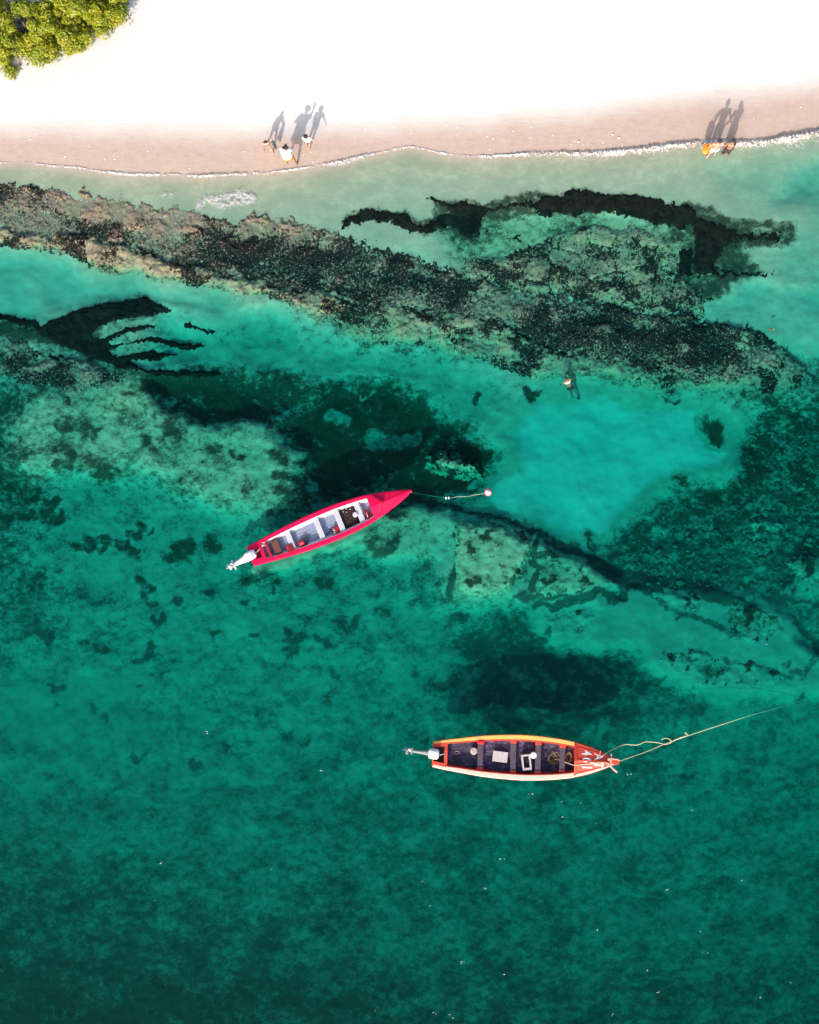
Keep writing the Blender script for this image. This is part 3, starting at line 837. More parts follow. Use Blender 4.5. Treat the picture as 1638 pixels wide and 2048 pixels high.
# ------------------------------------------------------------------ boats
def curve_fn(pts):
    xs = np.array([p[0] for p in pts], float); ys = np.array([p[1] for p in pts], float)

    def f(u):
        i = int(np.clip(np.searchsorted(xs, u) - 1, 0, len(xs) - 2))
        p1, p2 = ys[i], ys[i + 1]; p0 = ys[i - 1] if i > 0 else 2 * p1 - p2; p3 = ys[i + 2] if i + 2 < len(xs) else 2 * p2 - p1
        h = xs[i + 1] - xs[i]
        m1 = (p2 - p0) / ((xs[i + 1] - xs[i - 1]) if i > 0 else 2 * h) * h
        m2 = (p3 - p1) / ((xs[i + 2] - xs[i]) if i + 2 < len(xs) else 2 * h) * h
        t = min(max((u - xs[i]) / h, 0), 1); t2 = t * t; t3 = t2 * t
        return (2 * t3 - 3 * t2 + 1) * p1 + (t3 - 2 * t2 + t) * m1 + (-2 * t3 + 3 * t2) * p2 + (t3 - t2) * m2
    return f


def boat(name, stern_px, bow_px, hw, sh, gw, ud, label, mats, thwarts, flare, planks=7, camber=.1, floor_z=.05, thick=.25, tw=.22):
    a = at(*stern_px, .42); b = at(*bow_px, .5)
    ax = b - a; L = math.hypot(ax.x, ax.y); rz = math.atan2(ax.y, ax.x)
    root = thing(name, (a.x, a.y, 0), rz, label, 'boat')
    n = 44
    us = [i / n for i in range(n + 1)]
    X_ = lambda u, z: L * u - .55 * max(0, sh(u) - z) * sstep(.72, 1.0, np.array(u)).item() * 1.0 + 0.10 * max(0, sh(u) - z) * (1 - sstep(0, .15, np.array(u)).item())
    # outer hull
    rg = []
    for u in us:
        h = max(hw(u), .015); s_ = sh(u)
        prof = [(h, s_ - .03), (h * .985, s_ - .12), (h * .93, .2), (h * .86, .03), (h * .68, -.1), (h * .36, -.19), (0, -.22)]
        pr = prof + [(-y, z) for y, z in prof[-2::-1]]
        rg.append([(X_(u, z), y, z) for y, z in pr])
    m = MB(); m.rings(rg, cap=True, close=False); m.build('hull', mats['hull'], root, smooth=False)
    # inner skin
    iy = lambda u: max(hw(u) - gw(u), .02)
    fy = lambda u: max(iy(u) - flare, .015)
    ui = [.012 + (ud - .012) * i / 36 for i in range(37)]
    for sgn, mk in ((1, 'in_port'), (-1, 'in_star')):
        m = MB()
        m.rings([[(L * u, sgn * (iy(u) + .012), sh(u) - .02), (L * u, sgn * (iy(u) - flare * .45), sh(u) - .2), (L * u, sgn * fy(u), floor_z - .02)] for u in ui], cap=False, close=False)
        o = m.build('side_planking', mats[mk], root)
        o.modifiers.new('solid', 'SOLIDIFY').thickness = .012
    # ribs
    for k in range(9):
        u = .12 + (ud - .16) * k / 8
        for sgn in (1, -1):
            m = MB()
            m.rings([[(L * u + dx, sgn * (yy - dy), zz) for dx, dy in ((-.02, 0), (.02, 0), (.02, .028), (-.02, .028))]
                     for yy, zz in ((iy(u) - .0, sh(u) - .06), (iy(u) - flare * .45, sh(u) - .2), (fy(u), floor_z))])
            m.build('rib', mats['rib'], root)
    # floor boards
    wmax = max(fy(u) for u in ui)
    for k in range(planks):
        y0 = -wmax + 2 * wmax * k / planks + .004; y1 = -wmax + 2 * wmax * (k + 1) / planks - .004
        top = []
        for u in [.07 + (ud - .07) * i / 26 for i in range(27)]:
            f_ = fy(u) + .01; l_, h_ = max(y0, -f_), min(y1, f_)
            if h_ - l_ > .01: top.append([(L * u, l_, floor_z - .03), (L * u, h_, floor_z - .03), (L * u, h_, floor_z + .004 * (k % 2)), (L * u, l_, floor_z + .004 * (k % 2))])
        m = MB(); m.rings(top); m.build('floor_board', mats['floor'], root)
    m = MB(); m.rings([[(L * u, -fy(u) - .02, floor_z - .035), (L * u, fy(u) + .02, floor_z - .035)] for u in ui], cap=False, close=False)
    m.build('bilge_sheet', M['black'], root)
    # gunwales
    un = [i / n for i in range(n + 1) if i / n <= ud + .02]
    for sgn, mk, nm in ((1, 'gun_port', 'gunwale'), (-1, 'gun_star', 'gunwale')):
        u2 = us if mats.get('gun_full') else un
        m = MB()
        m.rings([[(L * u, sgn * (hw(u) + .018), sh(u) - .05), (L * u, sgn * (hw(u) + .022), sh(u) - .004), (L * u, sgn * (hw(u) - .01), sh(u) + .012), (L * u, sgn * iy(u), sh(u) + .004),
                  (L * u, sgn * (iy(u) - .006), sh(u) - .05)] for u in u2])
        m.build(nm, mats[mk], root, bevel=.006)
        m = MB()
        m.rings([[(L * u, sgn * (hw(u) + .016), sh(u) - .12), (L * u, sgn * (hw(u) + .045), sh(u) - .11), (L * u, sgn * (hw(u) + .045), sh(u) - .055), (L * u, sgn * (hw(u) + .016), sh(u) - .052)] for u in us[:-1]])
        m.build('rubbing_strake', mats['strake'], root)
    # transom and motor well
    m = MB(); m.box((.03, 0, sh(0) / 2 + .02), (.06, 2 * hw(0) - .03, sh(0)), (0, R(-6), 0)); m.build('transom', mats['trim'], root, bevel=.008)
    for sgn in (1, -1):
        m = MB(); q = [(L * u, sgn * (iy(u) + .02), sh(u) + .016) for u in (.0, .03, .075)]
        m.rings([[(x, y, z), (x, y - sgn * .13, z), (x, y - sgn * .13, z - .05), (x, y, z - .05)] for x, y, z in q]); m.build('quarter_knee', mats['trim'], root)
    m = MB(); m.box((L * .072, 0, sh(.07) - .03), (.13, 2 * iy(.07) + .05, .07)); m.build('motor_well_beam', mats['trim'], root, bevel=.01)
    # thwarts
    for u in thwarts:
        zt = sh(u) - .11; wy = iy(u) - flare * .25
        m = MB(); m.box((L * u, 0, zt), (tw, 2 * wy, .035)); m.build('thwart', mats['thwart'], root, bevel=.006)
        if 'block' in mats:
            for sgn in (1, -1):
                m = MB(); m.box((L * u, sgn * (wy - .055), zt + .032), (tw + .03, .16, .03)); m.build('thwart_end_block', mats['block'], root, bevel=.006)
    # fore deck
    nd = 16; ny = 4
    for sgn, mk in ((1, 'deck'), (-1, 'deck')):
        rows = []
        for i in range(nd + 1):
            u = ud + (1 - ud) * i / nd
            h = hw(u) - .004; rows.append([(L * u, sgn * h * j / ny, sh(u) + .016 + camber * (1 - j / ny) * min(1, h * 3)) for j in range(ny + 1)])
        m = MB(); m.rings(rows, cap=False, close=False); o = m.build('deck_panel', mats[mk], root)
        md = o.modifiers.new('solid', 'SOLIDIFY'); md.thickness = .02; md.offset = -1
    h = hw(ud) - .03
    m = MB(); m.rings([[(L * ud + .004, y, floor_z - .02), (L * ud + .004, y, sh(ud) + .012 + camber * (1 - abs(y) / h)), (L * ud + .03, y, sh(ud) + .012 + camber * (1 - abs(y) / h)), (L * ud + .03, y, floor_z - .02)]
                       for y in (-h, -h * .5, 0, h * .5, h)]); m.build('deck_bulkhead', mats['bulk'], root)
    return root, L, rz, iy, fy


def outboard(root, pos, rz, s, cowl_mat, leg_mat, length, cw, tiller=True, fat=1.0):
    """tilted-up outboard; x aft is negative"""
    e = bpy.data.objects.new('outboard_motor', None); COL.objects.link(e); e.parent = root; e.location = pos; e.rotation_euler = (0, 0, rz)
    tilt = R(12)
    q = lambda x, z: (-x * math.cos(tilt), 0, z - x * math.sin(tilt))
    m = MB()
    rg = []
    for k, (x, f) in enumerate([(-.26, .55), (-.235, .8), (-.17, .97), (-.05, 1.0), (.06, .97), (.13, .86), (.17, .6)]):
        ring = []
        for j in range(18):
            a = 2 * math.pi * j / 18
            c, s2 = math.cos(a), math.sin(a)
            ring.append((-x * s, cw * f * math.copysign(abs(c) ** .55, c), .10 + .17 * f * math.copysign(abs(s2) ** .6, s2)))
        rg.append(ring)
    m.rings(rg); m.build('cowling', cowl_mat, e, smooth=True)
    m = MB(); m.box((.02, 0, .283), (.2 * s, cw * 1.1, .02)); m.build('cowling_panel', cowl_mat, e, bevel=.008)
    m = MB()      # leg
    xs = [.12, .25, .45, .62, .78 * length]
    m.rings([[(q(x, .03 + b)[0], y, q(x, .03 + b)[2]) for y, b in ((-hwid, -.10), (-hwid * 1.1, 0), (-hwid * .6, .09), (hwid * .6, .09), (hwid * 1.1, 0), (hwid, -.10))]
             for x, hwid in zip(xs, [fat * q_ for q_ in (.10, .085, .065, .055, .05)])])
    m.build('leg', leg_mat, e, bevel=.01)
    m = MB(); x = .72 * length; p = q(x, .0); m.box(p, (.055, .25 * fat, .26), (0, tilt, 0)); m.build('cavitation_plate', leg_mat, e, bevel=.01)
    m = MB(); x = .86 * length; p = q(x, .02)
    m.capsule((p[0], 0, p[2] + .17), .055 * fat, (p[0] + .01, 0, p[2] - .2), .035 * fat); m.build('gear_case', leg_mat, e, smooth=True)
    m = MB(); m.rings([[(p[0], -.012, p[2] - .12), (p[0], .012, p[2] - .12), (p[0], .012, p[2] + .14), (p[0], -.012, p[2] + .14)],
                       [(p[0] - .2, -.006, p[2] - .03), (p[0] - .2, .006, p[2] - .03), (p[0] - .2, .006, p[2] + .04), (p[0] - .2, -.006, p[2] + .04)]]); m.build('skeg', leg_mat, e)
    m = MB()
    for k in range(3):
        a = k * 2.094 + .4
        c, s2 = math.cos(a), math.sin(a)
        zc = p[2] + .22
        m.rings([[(p[0] + c * r - s2 * ww, s2 * r + c * ww, zc + ww * .5), (p[0] + c * r + s2 * ww, s2 * r - c * ww, zc - ww * .5), (p[0] + c * r + s2 * ww, s2 * r - c * ww, zc - ww * .5 - .008),
                  (p[0] + c * r - s2 * ww, s2 * r + c * ww, zc + ww * .5 - .008)] for r, ww in ((.02, .02), (.07, .06), (.12, .06), (.15, .02))])
    m.build('propeller', M['grey_metal'] if leg_mat is M['grey_metal'] else leg_mat, e)
    m = MB(); m.box((.07, 0, -.06), (.12, .22, .2)); m.build('clamp_bracket', M['black'], e, bevel=.01)
    if tiller:
        m = MB(); m.tube([(.2, -.05, .05), (.34, -.0, .10), (.5, .06, .14)], [.03, .022, .024]); m.build('tiller_handle', leg_mat, e, smooth=True)
    return e


# ---- pink boat
hwP = curve_fn([(0, .385), (.06, .43), (.15, .51), (.28, .60), (.42, .655), (.55, .655), (.66, .60), (.74, .525), (.82, .40), (.9, .25), (.96, .11), (1, .02)])
shP = curve_fn([(0, .36), (.2, .34), (.45, .36), (.7, .44), (.85, .54), (1, .68)])
mp = dict(hull=M['pink'], in_port=M['white_in'], in_star=M['white_in'], rib=M['white_in'], floor=M['floor_blue'], gun_port=M['pink'], gun_star=M['pink'], gun_full=True,
          strake=M['pink'], trim=M['pink'], thwart=M['thwart_w'], deck=M['pink'], bulk=M['pink_dark'])
pb, PL, prz, piy, pfy = boat('wooden_boat', (500.5, 1112.5), (823, 982), hwP, shP, curve_fn([(0, .10), (.3, .15), (.6, .14), (1, .05)]), .745,
                             'bright pink red wooden boat with pale blue floor, white motor tilted up', mp, (.245, .425, .55, .675), .12, 6, .11)
outboard(pb, (-.03, 0.02, .36), R(6), 1.1, M['silver'], M['grey_light'], 1.05, .19, True, 1.7)


def loc_on(root, L, u, y, z):       # point in the place for a boat position
    mt = Matrix.Translation(root.location) @ Matrix.Rotation(root.rotation_euler.z, 4, 'Z')
    return mt @ Vector((L * u, y, z))


# stern quarter panel that is deep red, splash board on the fore deck
m = MB()
u0 = .745
for sgn in (1, -1):
    m = MB()
    m.rings([[(PL * .752, sgn * (hwP(.752) - .03), .46 + z) for z in (0.0, .14)] + [(PL * .775, sgn * (hwP(.752) - .03), .46 + z) for z in (.14, 0.0)],
             [(PL * .80, sgn * .012, .60 + z) for z in (0.0, .20)] + [(PL * .823, sgn * .012, .60 + z) for z in (.2, 0.0)]])
    m.build('splash_board', M['pink'], pb, bevel=.006)
m = MB(); m.rings([[(PL * u, -.03, shP(u) + .11 * min(1, hwP(u) * 3) + .01), (PL * u, .03, shP(u) + .11 * min(1, hwP(u) * 3) + .01), (PL * u, .02, shP(u) + .11 * min(1, hwP(u) * 3) + .04), (PL * u, -.02, shP(u) + .11 * min(1, hwP(u) * 3) + .04)] for u in np.linspace(.825, .985, 9)])
m.build('deck_ridge', M['pink'], pb)
for sgn in (1, -1):
    for fr in (.35, .68):
        m = MB(); m.rings([[(PL * u, sgn * (hwP(u) * fr + e), shP(u) + .02 + .11 * (1 - fr) * min(1, hwP(u) * 3) + z) for e, z in ((-.008, -.004), (.008, -.004), (.008, .008), (-.008, .008))] for u in np.linspace(.83, .97, 8)])
        m.build('deck_batten', M['pink'], pb)
m = MB(); m.box((PL * .035, .2, .2), (.3, .03, .3)); m.build('motor_well_side', M['pink_dark'], pb)
m = MB(); m.box((PL * .04, -.22, .2), (.34, .03, .3)); m.build('motor_well_side', M['pink_dark'], pb)
m = MB(); m.box((PL * .035, 0, .1), (.36, .7, .03)); m.build('motor_well_floor', M['pink_dark'], pb)
m = MB(); m.box((PL * .11, 0, .2), (.1, .74, .3)); m.build('stern_bench_front', M['pink_dark'], pb, bevel=.01)
m = MB(); m.rings([[(PL * .71 + .0, y, .09), (PL * .71 + .0, y, .10), (PL * .745, y, .10), (PL * .745, y, .09)] for y in (-.38, 0, .38)]); m.build('bow_floor_step', M['floor_blue'], pb)


def item(name, root, L, u, y, z, rz, label, cat, group=None):
    p = loc_on(root, L, u, y, z)
    return thing(name, p, root.rotation_euler.z + rz, label, cat, group)


t = item('wooden_box', pb, PL, .158, -.03, .058, 0, 'brown wooden box across the stern floor of the pink boat', 'box')
for k in range(4):
    m = MB(); m.box((-.105 + .07 * k, 0, .2), (.064, .56, .018)); m.build('lid_board', M['brown_box'], t, bevel=.004)
m = MB(); m.box((0, .28, .1), (.28, .02, .2)); m.box((0, -.28, .1), (.28, .02, .2)); m.box((.135, 0, .1), (.02, .54, .2)); m.box((-.135, 0, .1), (.02, .54, .2)); m.build('box_side', M['brown_box'], t)

t = item('fuel_can', pb, PL, .228, -.28, .058, .1, 'dark red fuel can with a black hose, nearest the stern in the pink boat', 'fuel can')
m = MB(); m.box((0, 0, .12), (.26, .3, .24)); m.build('tank_body', M['pink_dark'], t, bevel=.03)
m = MB(); m.tube([(.0, .08, .24), (0, .08, .27)], .03); m.build('cap', M['black'], t)
m = MB(); m.tube([(-.09, -.03, .26), (-.05, -.03, .29), (.05, -.03, .29), (.09, -.03, .26)], .012); m.build('handle', M['black'], t)
m = MB(); m.tube([(.0 + -.15 - .08 * math.sin(a), .02 + .12 * math.cos(a), .03 + .02 * math.sin(a * 2)) for a in np.linspace(0, 4.5, 16)], .01, 6); m.build('hose', M['black'], t)

t = item('bucket', pb, PL, .295, -.27, .058, .2, 'dark red bucket lying with rope loop behind the first thwart of the pink boat', 'bucket')
m = MB(); m.rings([[(x, r * math.cos(a), .13 + r * math.sin(a)) for a in np.linspace(0, 2 * math.pi, 17)[:-1]] for x, r in ((-.10, .10), (.12, .125), (.13, .125), (.12, .115), (-.08, .09))], cap=True)
m.build('pail', M['pink_dark'], t, smooth=True)
m = MB(); m.tube([(.13, .12, .13), (.22, .1, .08), (.33, .13, .03), (.45, .14, .02), (.5, .1, .02), (.42, .06, .02), (.3, .02, .03), (.2, -.06, .05), (.13, -.12, .13)], .013, 6); m.build('handle_rope', M['black'], t)
t = item('float_line', pb, PL, .325, -.36, .058, .2, 'small black float with line beside the dark red bucket in the pink boat', 'float')
m = MB(); m.ellipsoid((0, 0, .05), (.07, .045, .045)); m.build('float', M['black'], t, smooth=True)
m = MB(); m.tube([(.07, 0, .03), (.14, .05, .012), (.1, .12, .012), (.0, .1, .012)], .008, 6); m.build('line', M['navy'], t)

t = item('anchor', pb, PL, .475, -.25, .075, .4, 'small dark grapnel anchor on the floor amidships in the pink boat', 'anchor')
m = MB(); m.tube([(-.22, 0, .02), (.12, 0, .05)], .014); m.build('shank', M['black'], t)
for k in range(4):
    a = k * math.pi / 2 + .6
    m = MB(); m.tube([(.12, 0, .05), (.09, .07 * math.cos(a), .05 + .04 * math.sin(a)), (.02, .12 * math.cos(a), .06 + .05 * math.sin(a))], [.014, .012, .006], 6); m.build('fluke', M['black'], t)
t = item('cool_box', pb, PL, .515, -.28, .058, .1, 'small red and white tub against the third thwart of the pink boat', 'tub')
m = MB(); m.box((0, 0, .09), (.22, .26, .18)); m.build('tub_body', M['pink_dark'], t, bevel=.02)
m = MB(); m.ellipsoid((-.09, .03, .19), (.05, .05, .03)); m.ellipsoid((-.1, -.09, .19), (.06, .04, .03)); m.build('cork', M['beige'], t, smooth=True)
t = item('fishing_net', pb, PL, .612, .0, .058, 0, 'heap of very dark brown fishing net near the bow inside the pink boat', 'net')
xs = np.linspace(-.33, .33, 30); ys = np.linspace(-.42, .40, 34); XX, YY = np.meshgrid(xs, ys)
HH = .02 + (.09 + .05 * fbm(XX * 5, YY * 5, 4, 3) + .05 * np.abs(perlin(XX * 16, YY * 16, 5))) * sstep(1.0, .75, np.maximum(np.abs(XX) / .33, np.abs(YY) / .41) + .1 * perlin(XX * 6, YY * 6, 8))
M['net'] = paint('brown_net', (.035, .014, .013), (.012, .006, .006), .8, 30, .9, bumpd=.02)
o = grid_mesh('net_heap', XX, YY, HH, M['net']); o.parent = t
for k in range(4):
    a = k * 1.5; m = MB(); m.ellipsoid((.15 * math.cos(a), .28 + .06 * math.sin(a), .16), (.03, .022, .022)); m.build('cork_float', M['beige'], t, smooth=True)
t = item('life_ring', pb, PL, .662, -.02, .36, 0, 'round pale lid resting on the foremost thwart of the pink boat', 'lid')
m = MB(); m.rings([[(r * math.cos(a) - .09, r * math.sin(a), z) for a in np.linspace(0, 2 * math.pi, 25)[:-1]] for r, z in ((.105, .0), (.112, .012), (.10, .025), (.05, .03))]); o = m.build('lid', M['thwart_w'], t, smooth=True)
t.name = 'round_lid'
t = item('rope_bag', pb, PL, .715, -.22, .10, 0, 'dark red bag tucked under the fore deck of the pink boat', 'bag')
m = MB(); m.capsule((-.02, -.12, .09), .09, (.02, .13, .09), .08); m.build('bag_body', M['pink_dark'], t, smooth=True)
m = MB(); m.tube([(-.03, -.1, .17), (-.03, 0, .22), (-.02, .1, .16)], .012); m.build('bag_strap', M['bright_white'], t)

# ---- orange boat
OCB = .17
hwO = curve_fn([(0, .47), (.06, .56), (.15, .66), (.28, .79), (.42, .86), (.52, .87), (.66, .80), (.775, .675), (.85, .53), (.92, .34), (.965, .19), (1, .08)])
shO = curve_fn([(0, .42), (.2, .40), (.45, .43), (.7, .52), (.85, .62), (1, .76)])
mo = dict(hull=M['outer'], in_port=M['orange_red'], in_star=M['dark_red'], rib=M['floor_dark'], floor=M['floor_dark'], gun_port=M['yellow'], gun_star=M['cream'],  # starboard inside gets the darker red: its shade put into the colour
          strake=M['outer'], trim=M['orange_red'], thwart=M['thwart_d'], deck=M['orange_red'], bulk=M['dark_red'], block=M['orange_red'])
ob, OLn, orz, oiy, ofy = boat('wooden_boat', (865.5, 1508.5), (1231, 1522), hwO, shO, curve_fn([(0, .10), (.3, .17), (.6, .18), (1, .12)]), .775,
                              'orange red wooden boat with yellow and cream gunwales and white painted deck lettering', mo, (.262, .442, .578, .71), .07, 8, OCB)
outboard(ob, (-.01, .03, .42), R(-4), 1.0, M['silver'], M['grey_metal'], 1.2, .21)
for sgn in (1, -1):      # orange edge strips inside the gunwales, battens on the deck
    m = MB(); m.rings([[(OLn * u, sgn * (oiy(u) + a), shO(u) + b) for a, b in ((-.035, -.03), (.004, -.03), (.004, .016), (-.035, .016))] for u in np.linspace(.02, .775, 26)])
    m.build('inner_rail', M['orange_red'] if sgn > 0 else M['dark_red'], ob)  # starboard rail darkened to match the painted shade
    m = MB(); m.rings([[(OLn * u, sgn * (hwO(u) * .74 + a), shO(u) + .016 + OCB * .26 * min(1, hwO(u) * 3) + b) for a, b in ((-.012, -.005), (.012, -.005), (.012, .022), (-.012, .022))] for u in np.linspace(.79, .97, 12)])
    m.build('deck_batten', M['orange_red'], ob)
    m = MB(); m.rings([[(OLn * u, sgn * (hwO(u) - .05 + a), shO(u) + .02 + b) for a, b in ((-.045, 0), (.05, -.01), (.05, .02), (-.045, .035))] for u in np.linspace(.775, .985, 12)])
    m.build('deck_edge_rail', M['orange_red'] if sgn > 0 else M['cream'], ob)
m = MB(); m.rings([[(OLn * u, a, shO(u) + .016 + OCB * min(1, hwO(u) * 3) + b) for a, b in ((-.03, -.01), (.03, -.01), (.02, .025), (-.02, .025))] for u in np.linspace(.78, .975, 12)])
m.build('deck_ridge', M['orange_red'], ob)
h = hwO(.775) - .06
for sgn in (1, -1):
    m = MB(); m.rings([[(OLn * .778 + a, sgn * y, shO(.775) + .02 + OCB * (1 - y / h) + b) for a, b in ((-.05, 0), (.05, 0), (.05, .045), (-.05, .045))] for y in (.01, h * .5, h)])
    m.build('deck_edge_beam', M['orange_red'], ob, bevel=.006)
m = MB(); m.box((OLn * .905, .17, .755), (.03, .50, .03), (R(14), 0, R(-8))); m.build('deck_cross_batten', M['orange_rope'], ob)
m = MB(); m.tube([(OLn * .955, .10, .70), (OLn * .955, .10, .98)], .055, 10); m.build('mooring_post', M['stem_pink'], ob, bevel=.008)
m = MB(); m.tube([(OLn * .952, -.10, .70), (OLn * .952, -.10, .93)], .05, 10); m.build('mooring_post', M['stem_pink'], ob, bevel=.008)
m = MB(); m.tube([(OLn * .968, .30, .88), (OLn * .968, -.18, .86)], .035, 8); m.build('cross_bar', M['stem_pink'], ob)
m = MB(); m.tube([(OLn * .955, .14, .93), (OLn * 1.0, .11, .93), (OLn * 1.012, .07, .92)], .03, 8); m.build('stem_brace', M['stem_pink'], ob)
m = MB(); m.tube([(OLn * .965, -.17, .80), (OLn * .985, -.30, .80), (OLn * 1.003, -.40, .79)], [.03, .04, .045], 8); m.build('stem_brace', M['stem_pink'], ob)
m = MB(); m.rings([[(OLn * u, y * hh, z) for y, z in ((-1, .3), (1, .3), (.9, .86), (-.9, .86))] for u, hh in ((.975, .09), (.99, .13), (1.004, .13), (1.012, .07))]); m.build('stem_head', M['orange_red'], ob, bevel=.01)


def lettering(txt, size, u, y, root, L):
    cu = bpy.data.curves.new('lettering', 'FONT'); cu.body = txt; cu.size = size; cu.extrude = .003; cu.align_x = 'CENTER'; cu.align_y = 'CENTER'; cu.offset = .008
    cu.space_character = 1.05
    tmp = bpy.data.objects.new('tmp', cu); COL.objects.link(tmp)
    dg = bpy.context.evaluated_depsgraph_get(); me = bpy.data.meshes.new_from_object(tmp.evaluated_get(dg))
    bpy.data.objects.remove(tmp)
    # text runs across the deck (starboardwards), tops of the letters towards the bow; drape on the camber
    for v in me.vertices:
        x, y_, z_ = v.co
        X_, Y_ = L * u + y_ * 1.35, y - x
        uu = X_ / L; hb = hwO(uu)
        v.co = (X_, Y_, shO(uu) + .016 + OCB * (1 - abs(Y_) / hb) * min(1, hb * 3) + .014 + z_)
    me.materials.clear(); me.materials.append(M['paint_white'])
    o = bpy.data.objects.new('lettering', me); COL.objects.link(o); o.parent = root
    return o


for ch, u_, y_, sz in (('4', .835, .30, .40), ('6', .838, .03, .40), ('1', .838, -.27, .40), ('A', .900, .17, .36), ('T', .900, -.16, .36)):
    lettering(ch, sz, u_, y_, ob, OLn)

t = item('bucket', ob, OLn, .225, .17, .055, 0, 'beige bucket beside the sternmost thwart of the orange boat', 'bucket')
m = MB(); m.rings([[(r * math.cos(a), r * math.sin(a), z) for a in np.linspace(0, 2 * math.pi, 21)[:-1]] for r, z in ((.10, 0), (.135, .24), (.145, .25), (.145, .265), (.12, .27), (.05, .272))]); m.build('pail', M['beige'], t, smooth=True)
m = MB(); m.tube([(.14, 0, .26), (.16, .0, .22), (.15, -.03, .2)], .012, 6); m.build('handle', M['black'], t)
t = item('rope_ring', ob, OLn, .135, .06, .06, 0, 'small pale loop of line on the dark stern floor of the orange boat', 'line')
m = MB(); m.tube([(.1 * math.cos(a), .06 * math.sin(a), .012) for a in np.linspace(0, 6.0, 18)] + [(.18, -.03, .012)], .012, 6); m.build('loop', M['dirty_white'], t)
t = item('plastic_tray', ob, OLn, .372, -.02, .06, R(-5), 'pale rectangular tray lid lying amidships in the orange boat', 'tray')
m = MB(); m.box((0, 0, .07), (.56, .38, .14)); m.build('tray_body', M['dirty_white'], t, bevel=.03)
m = MB(); m.box((0, 0, .15), (.60, .42, .03)); m.build('lid', M['dirty_white'], t, bevel=.014)
t = item('open_crate', ob, OLn, .516, -.19, .06, R(8), 'open whitish crate with dark fishing gear inside, beside the white bucket in the orange boat', 'crate')
for c, sz in (((0, .27, .15), (.36, .07, .3)), ((0, -.27, .15), (.36, .10, .3)), ((.15, 0, .15), (.07, .50, .3)), ((-.15, 0, .15), (.07, .50, .3))):
    m = MB(); m.box(c, sz); m.build('crate_wall', M['dirty_white'], t, bevel=.012)
m = MB(); m.box((0, 0, .05), (.24, .46, .02)); m.build('crate_bottom', M['thwart_d'], t)
m = MB(); m.capsule((-.03, -.14, .09), .03, (.03, .06, .13), .05); m.capsule((-.05, .12, .12), .035, (.08, .12, .12), .03); m.build('gear', M['black'], t, smooth=True)
t = item('bucket', ob, OLn, .553, .10, .055, 0, 'round white lidded bucket between the crate and the third thwart of the orange boat', 'bucket')
m = MB(); m.rings([[(r * math.cos(a), r * math.sin(a), z) for a in np.linspace(0, 2 * math.pi, 25)[:-1]] for r, z in ((.10, 0), (.12, .3), (.13, .31), (.13, .335), (.115, .345), (.05, .345))]); m.build('pail', M['bright_white'], t, smooth=True)
m = MB(); m.tube([(.12 * math.cos(a), .13 * math.sin(a), .33 - .03 * math.sin(a)) for a in np.linspace(0.2, 2.9, 10)], .006, 6); m.build('handle', M['grey_metal'], t)
t = item('seat_cushion', ob, OLn, .262, .56, .36, 0, 'bright red folded cloth on the port end of the stern thwart of the orange boat', 'cloth')
m = MB(); m.box((0, 0, .035), (.30, .14, .06)); m.box((.01, -.01, .075), (.24, .1, .03)); M['cloth_red'] = paint('red_cloth', (.7, .01, .02), (.4, .01, .02), .6, 20, .9); m.build('cloth', M['cloth_red'], t, bevel=.02)
t = item('rope_coil', ob, OLn, .665, -.02, .065, 0, 'tangled coil of tan rope on the dark floor near the bow of the orange boat', 'rope')
rr = random.Random(3)
for k in range(6):
    m = MB(); r0 = .10 + .025 * k; ph = rr.uniform(0, 6)
    m.tube([((r0 + .03 * math.sin(3 * a + k)) * math.cos(a + ph) + .02 * k - .06, (r0 + .035 * math.cos(2 * a + k)) * math.sin(a + ph), .02 + .018 * k + .012 * math.sin(5 * a)) for a in np.linspace(0, 5.6, 26)], .010, 6)
    m.build('rope_loop', M['rope_tan'] if k % 2 else M['thwart_d'] if k == 4 else M['rope_tan'], t)
t = item('fishing_gear', ob, OLn, .75, .04, .06, 0, 'orange brown rope bundle at the foot of the orange boat bow bulkhead', 'rope')
for k in range(5):
    m = MB(); m.tube([((.08 + .02 * k) * math.cos(a) * .8, (.12 + .02 * k) * math.sin(a), .03 + .02 * k + .01 * math.sin(4 * a)) for a in np.linspace(k, k + 5.5, 20)], .013, 6); m.build('rope_loop', M['rope_tan'], t)
t = item('line_hank', ob, OLn, .625, .08, .06, 0, 'black hank of line left of the tan rope coil in the orange boat', 'line')
for k in range(3):
    m = MB(); m.tube([((.07 + .02 * k) * math.cos(a), (.15 + .02 * k) * math.sin(a), .02 + .015 * k) for a in np.linspace(k, k + 5.2, 18)], .011, 6); m.build('line_loop', M['black'], t)

# ---- ropes
def rope(name, pts, r, mat, label, cat='rope', n=7):
    P_ = [Vector(p) for p in pts]; out = []
    for i in range(len(P_) - 1):
        p0 = P_[max(i - 1, 0)]; p1 = P_[i]; p2 = P_[i + 1]; p3 = P_[min(i + 2, len(P_) - 1)]
        for k in range(5):
            t_ = k / 5; out.append(.5 * ((2 * p1) + (p2 - p0) * t_ + (2 * p0 - 5 * p1 + 4 * p2 - p3) * t_ ** 2 + (3 * p1 - p0 - 3 * p2 + p3) * t_ ** 3))
    out.append(P_[-1])
    m = MB(); m.tube(out, r, n); o = m.build(name, mat, None, smooth=True)
    return tag(o, label, cat)


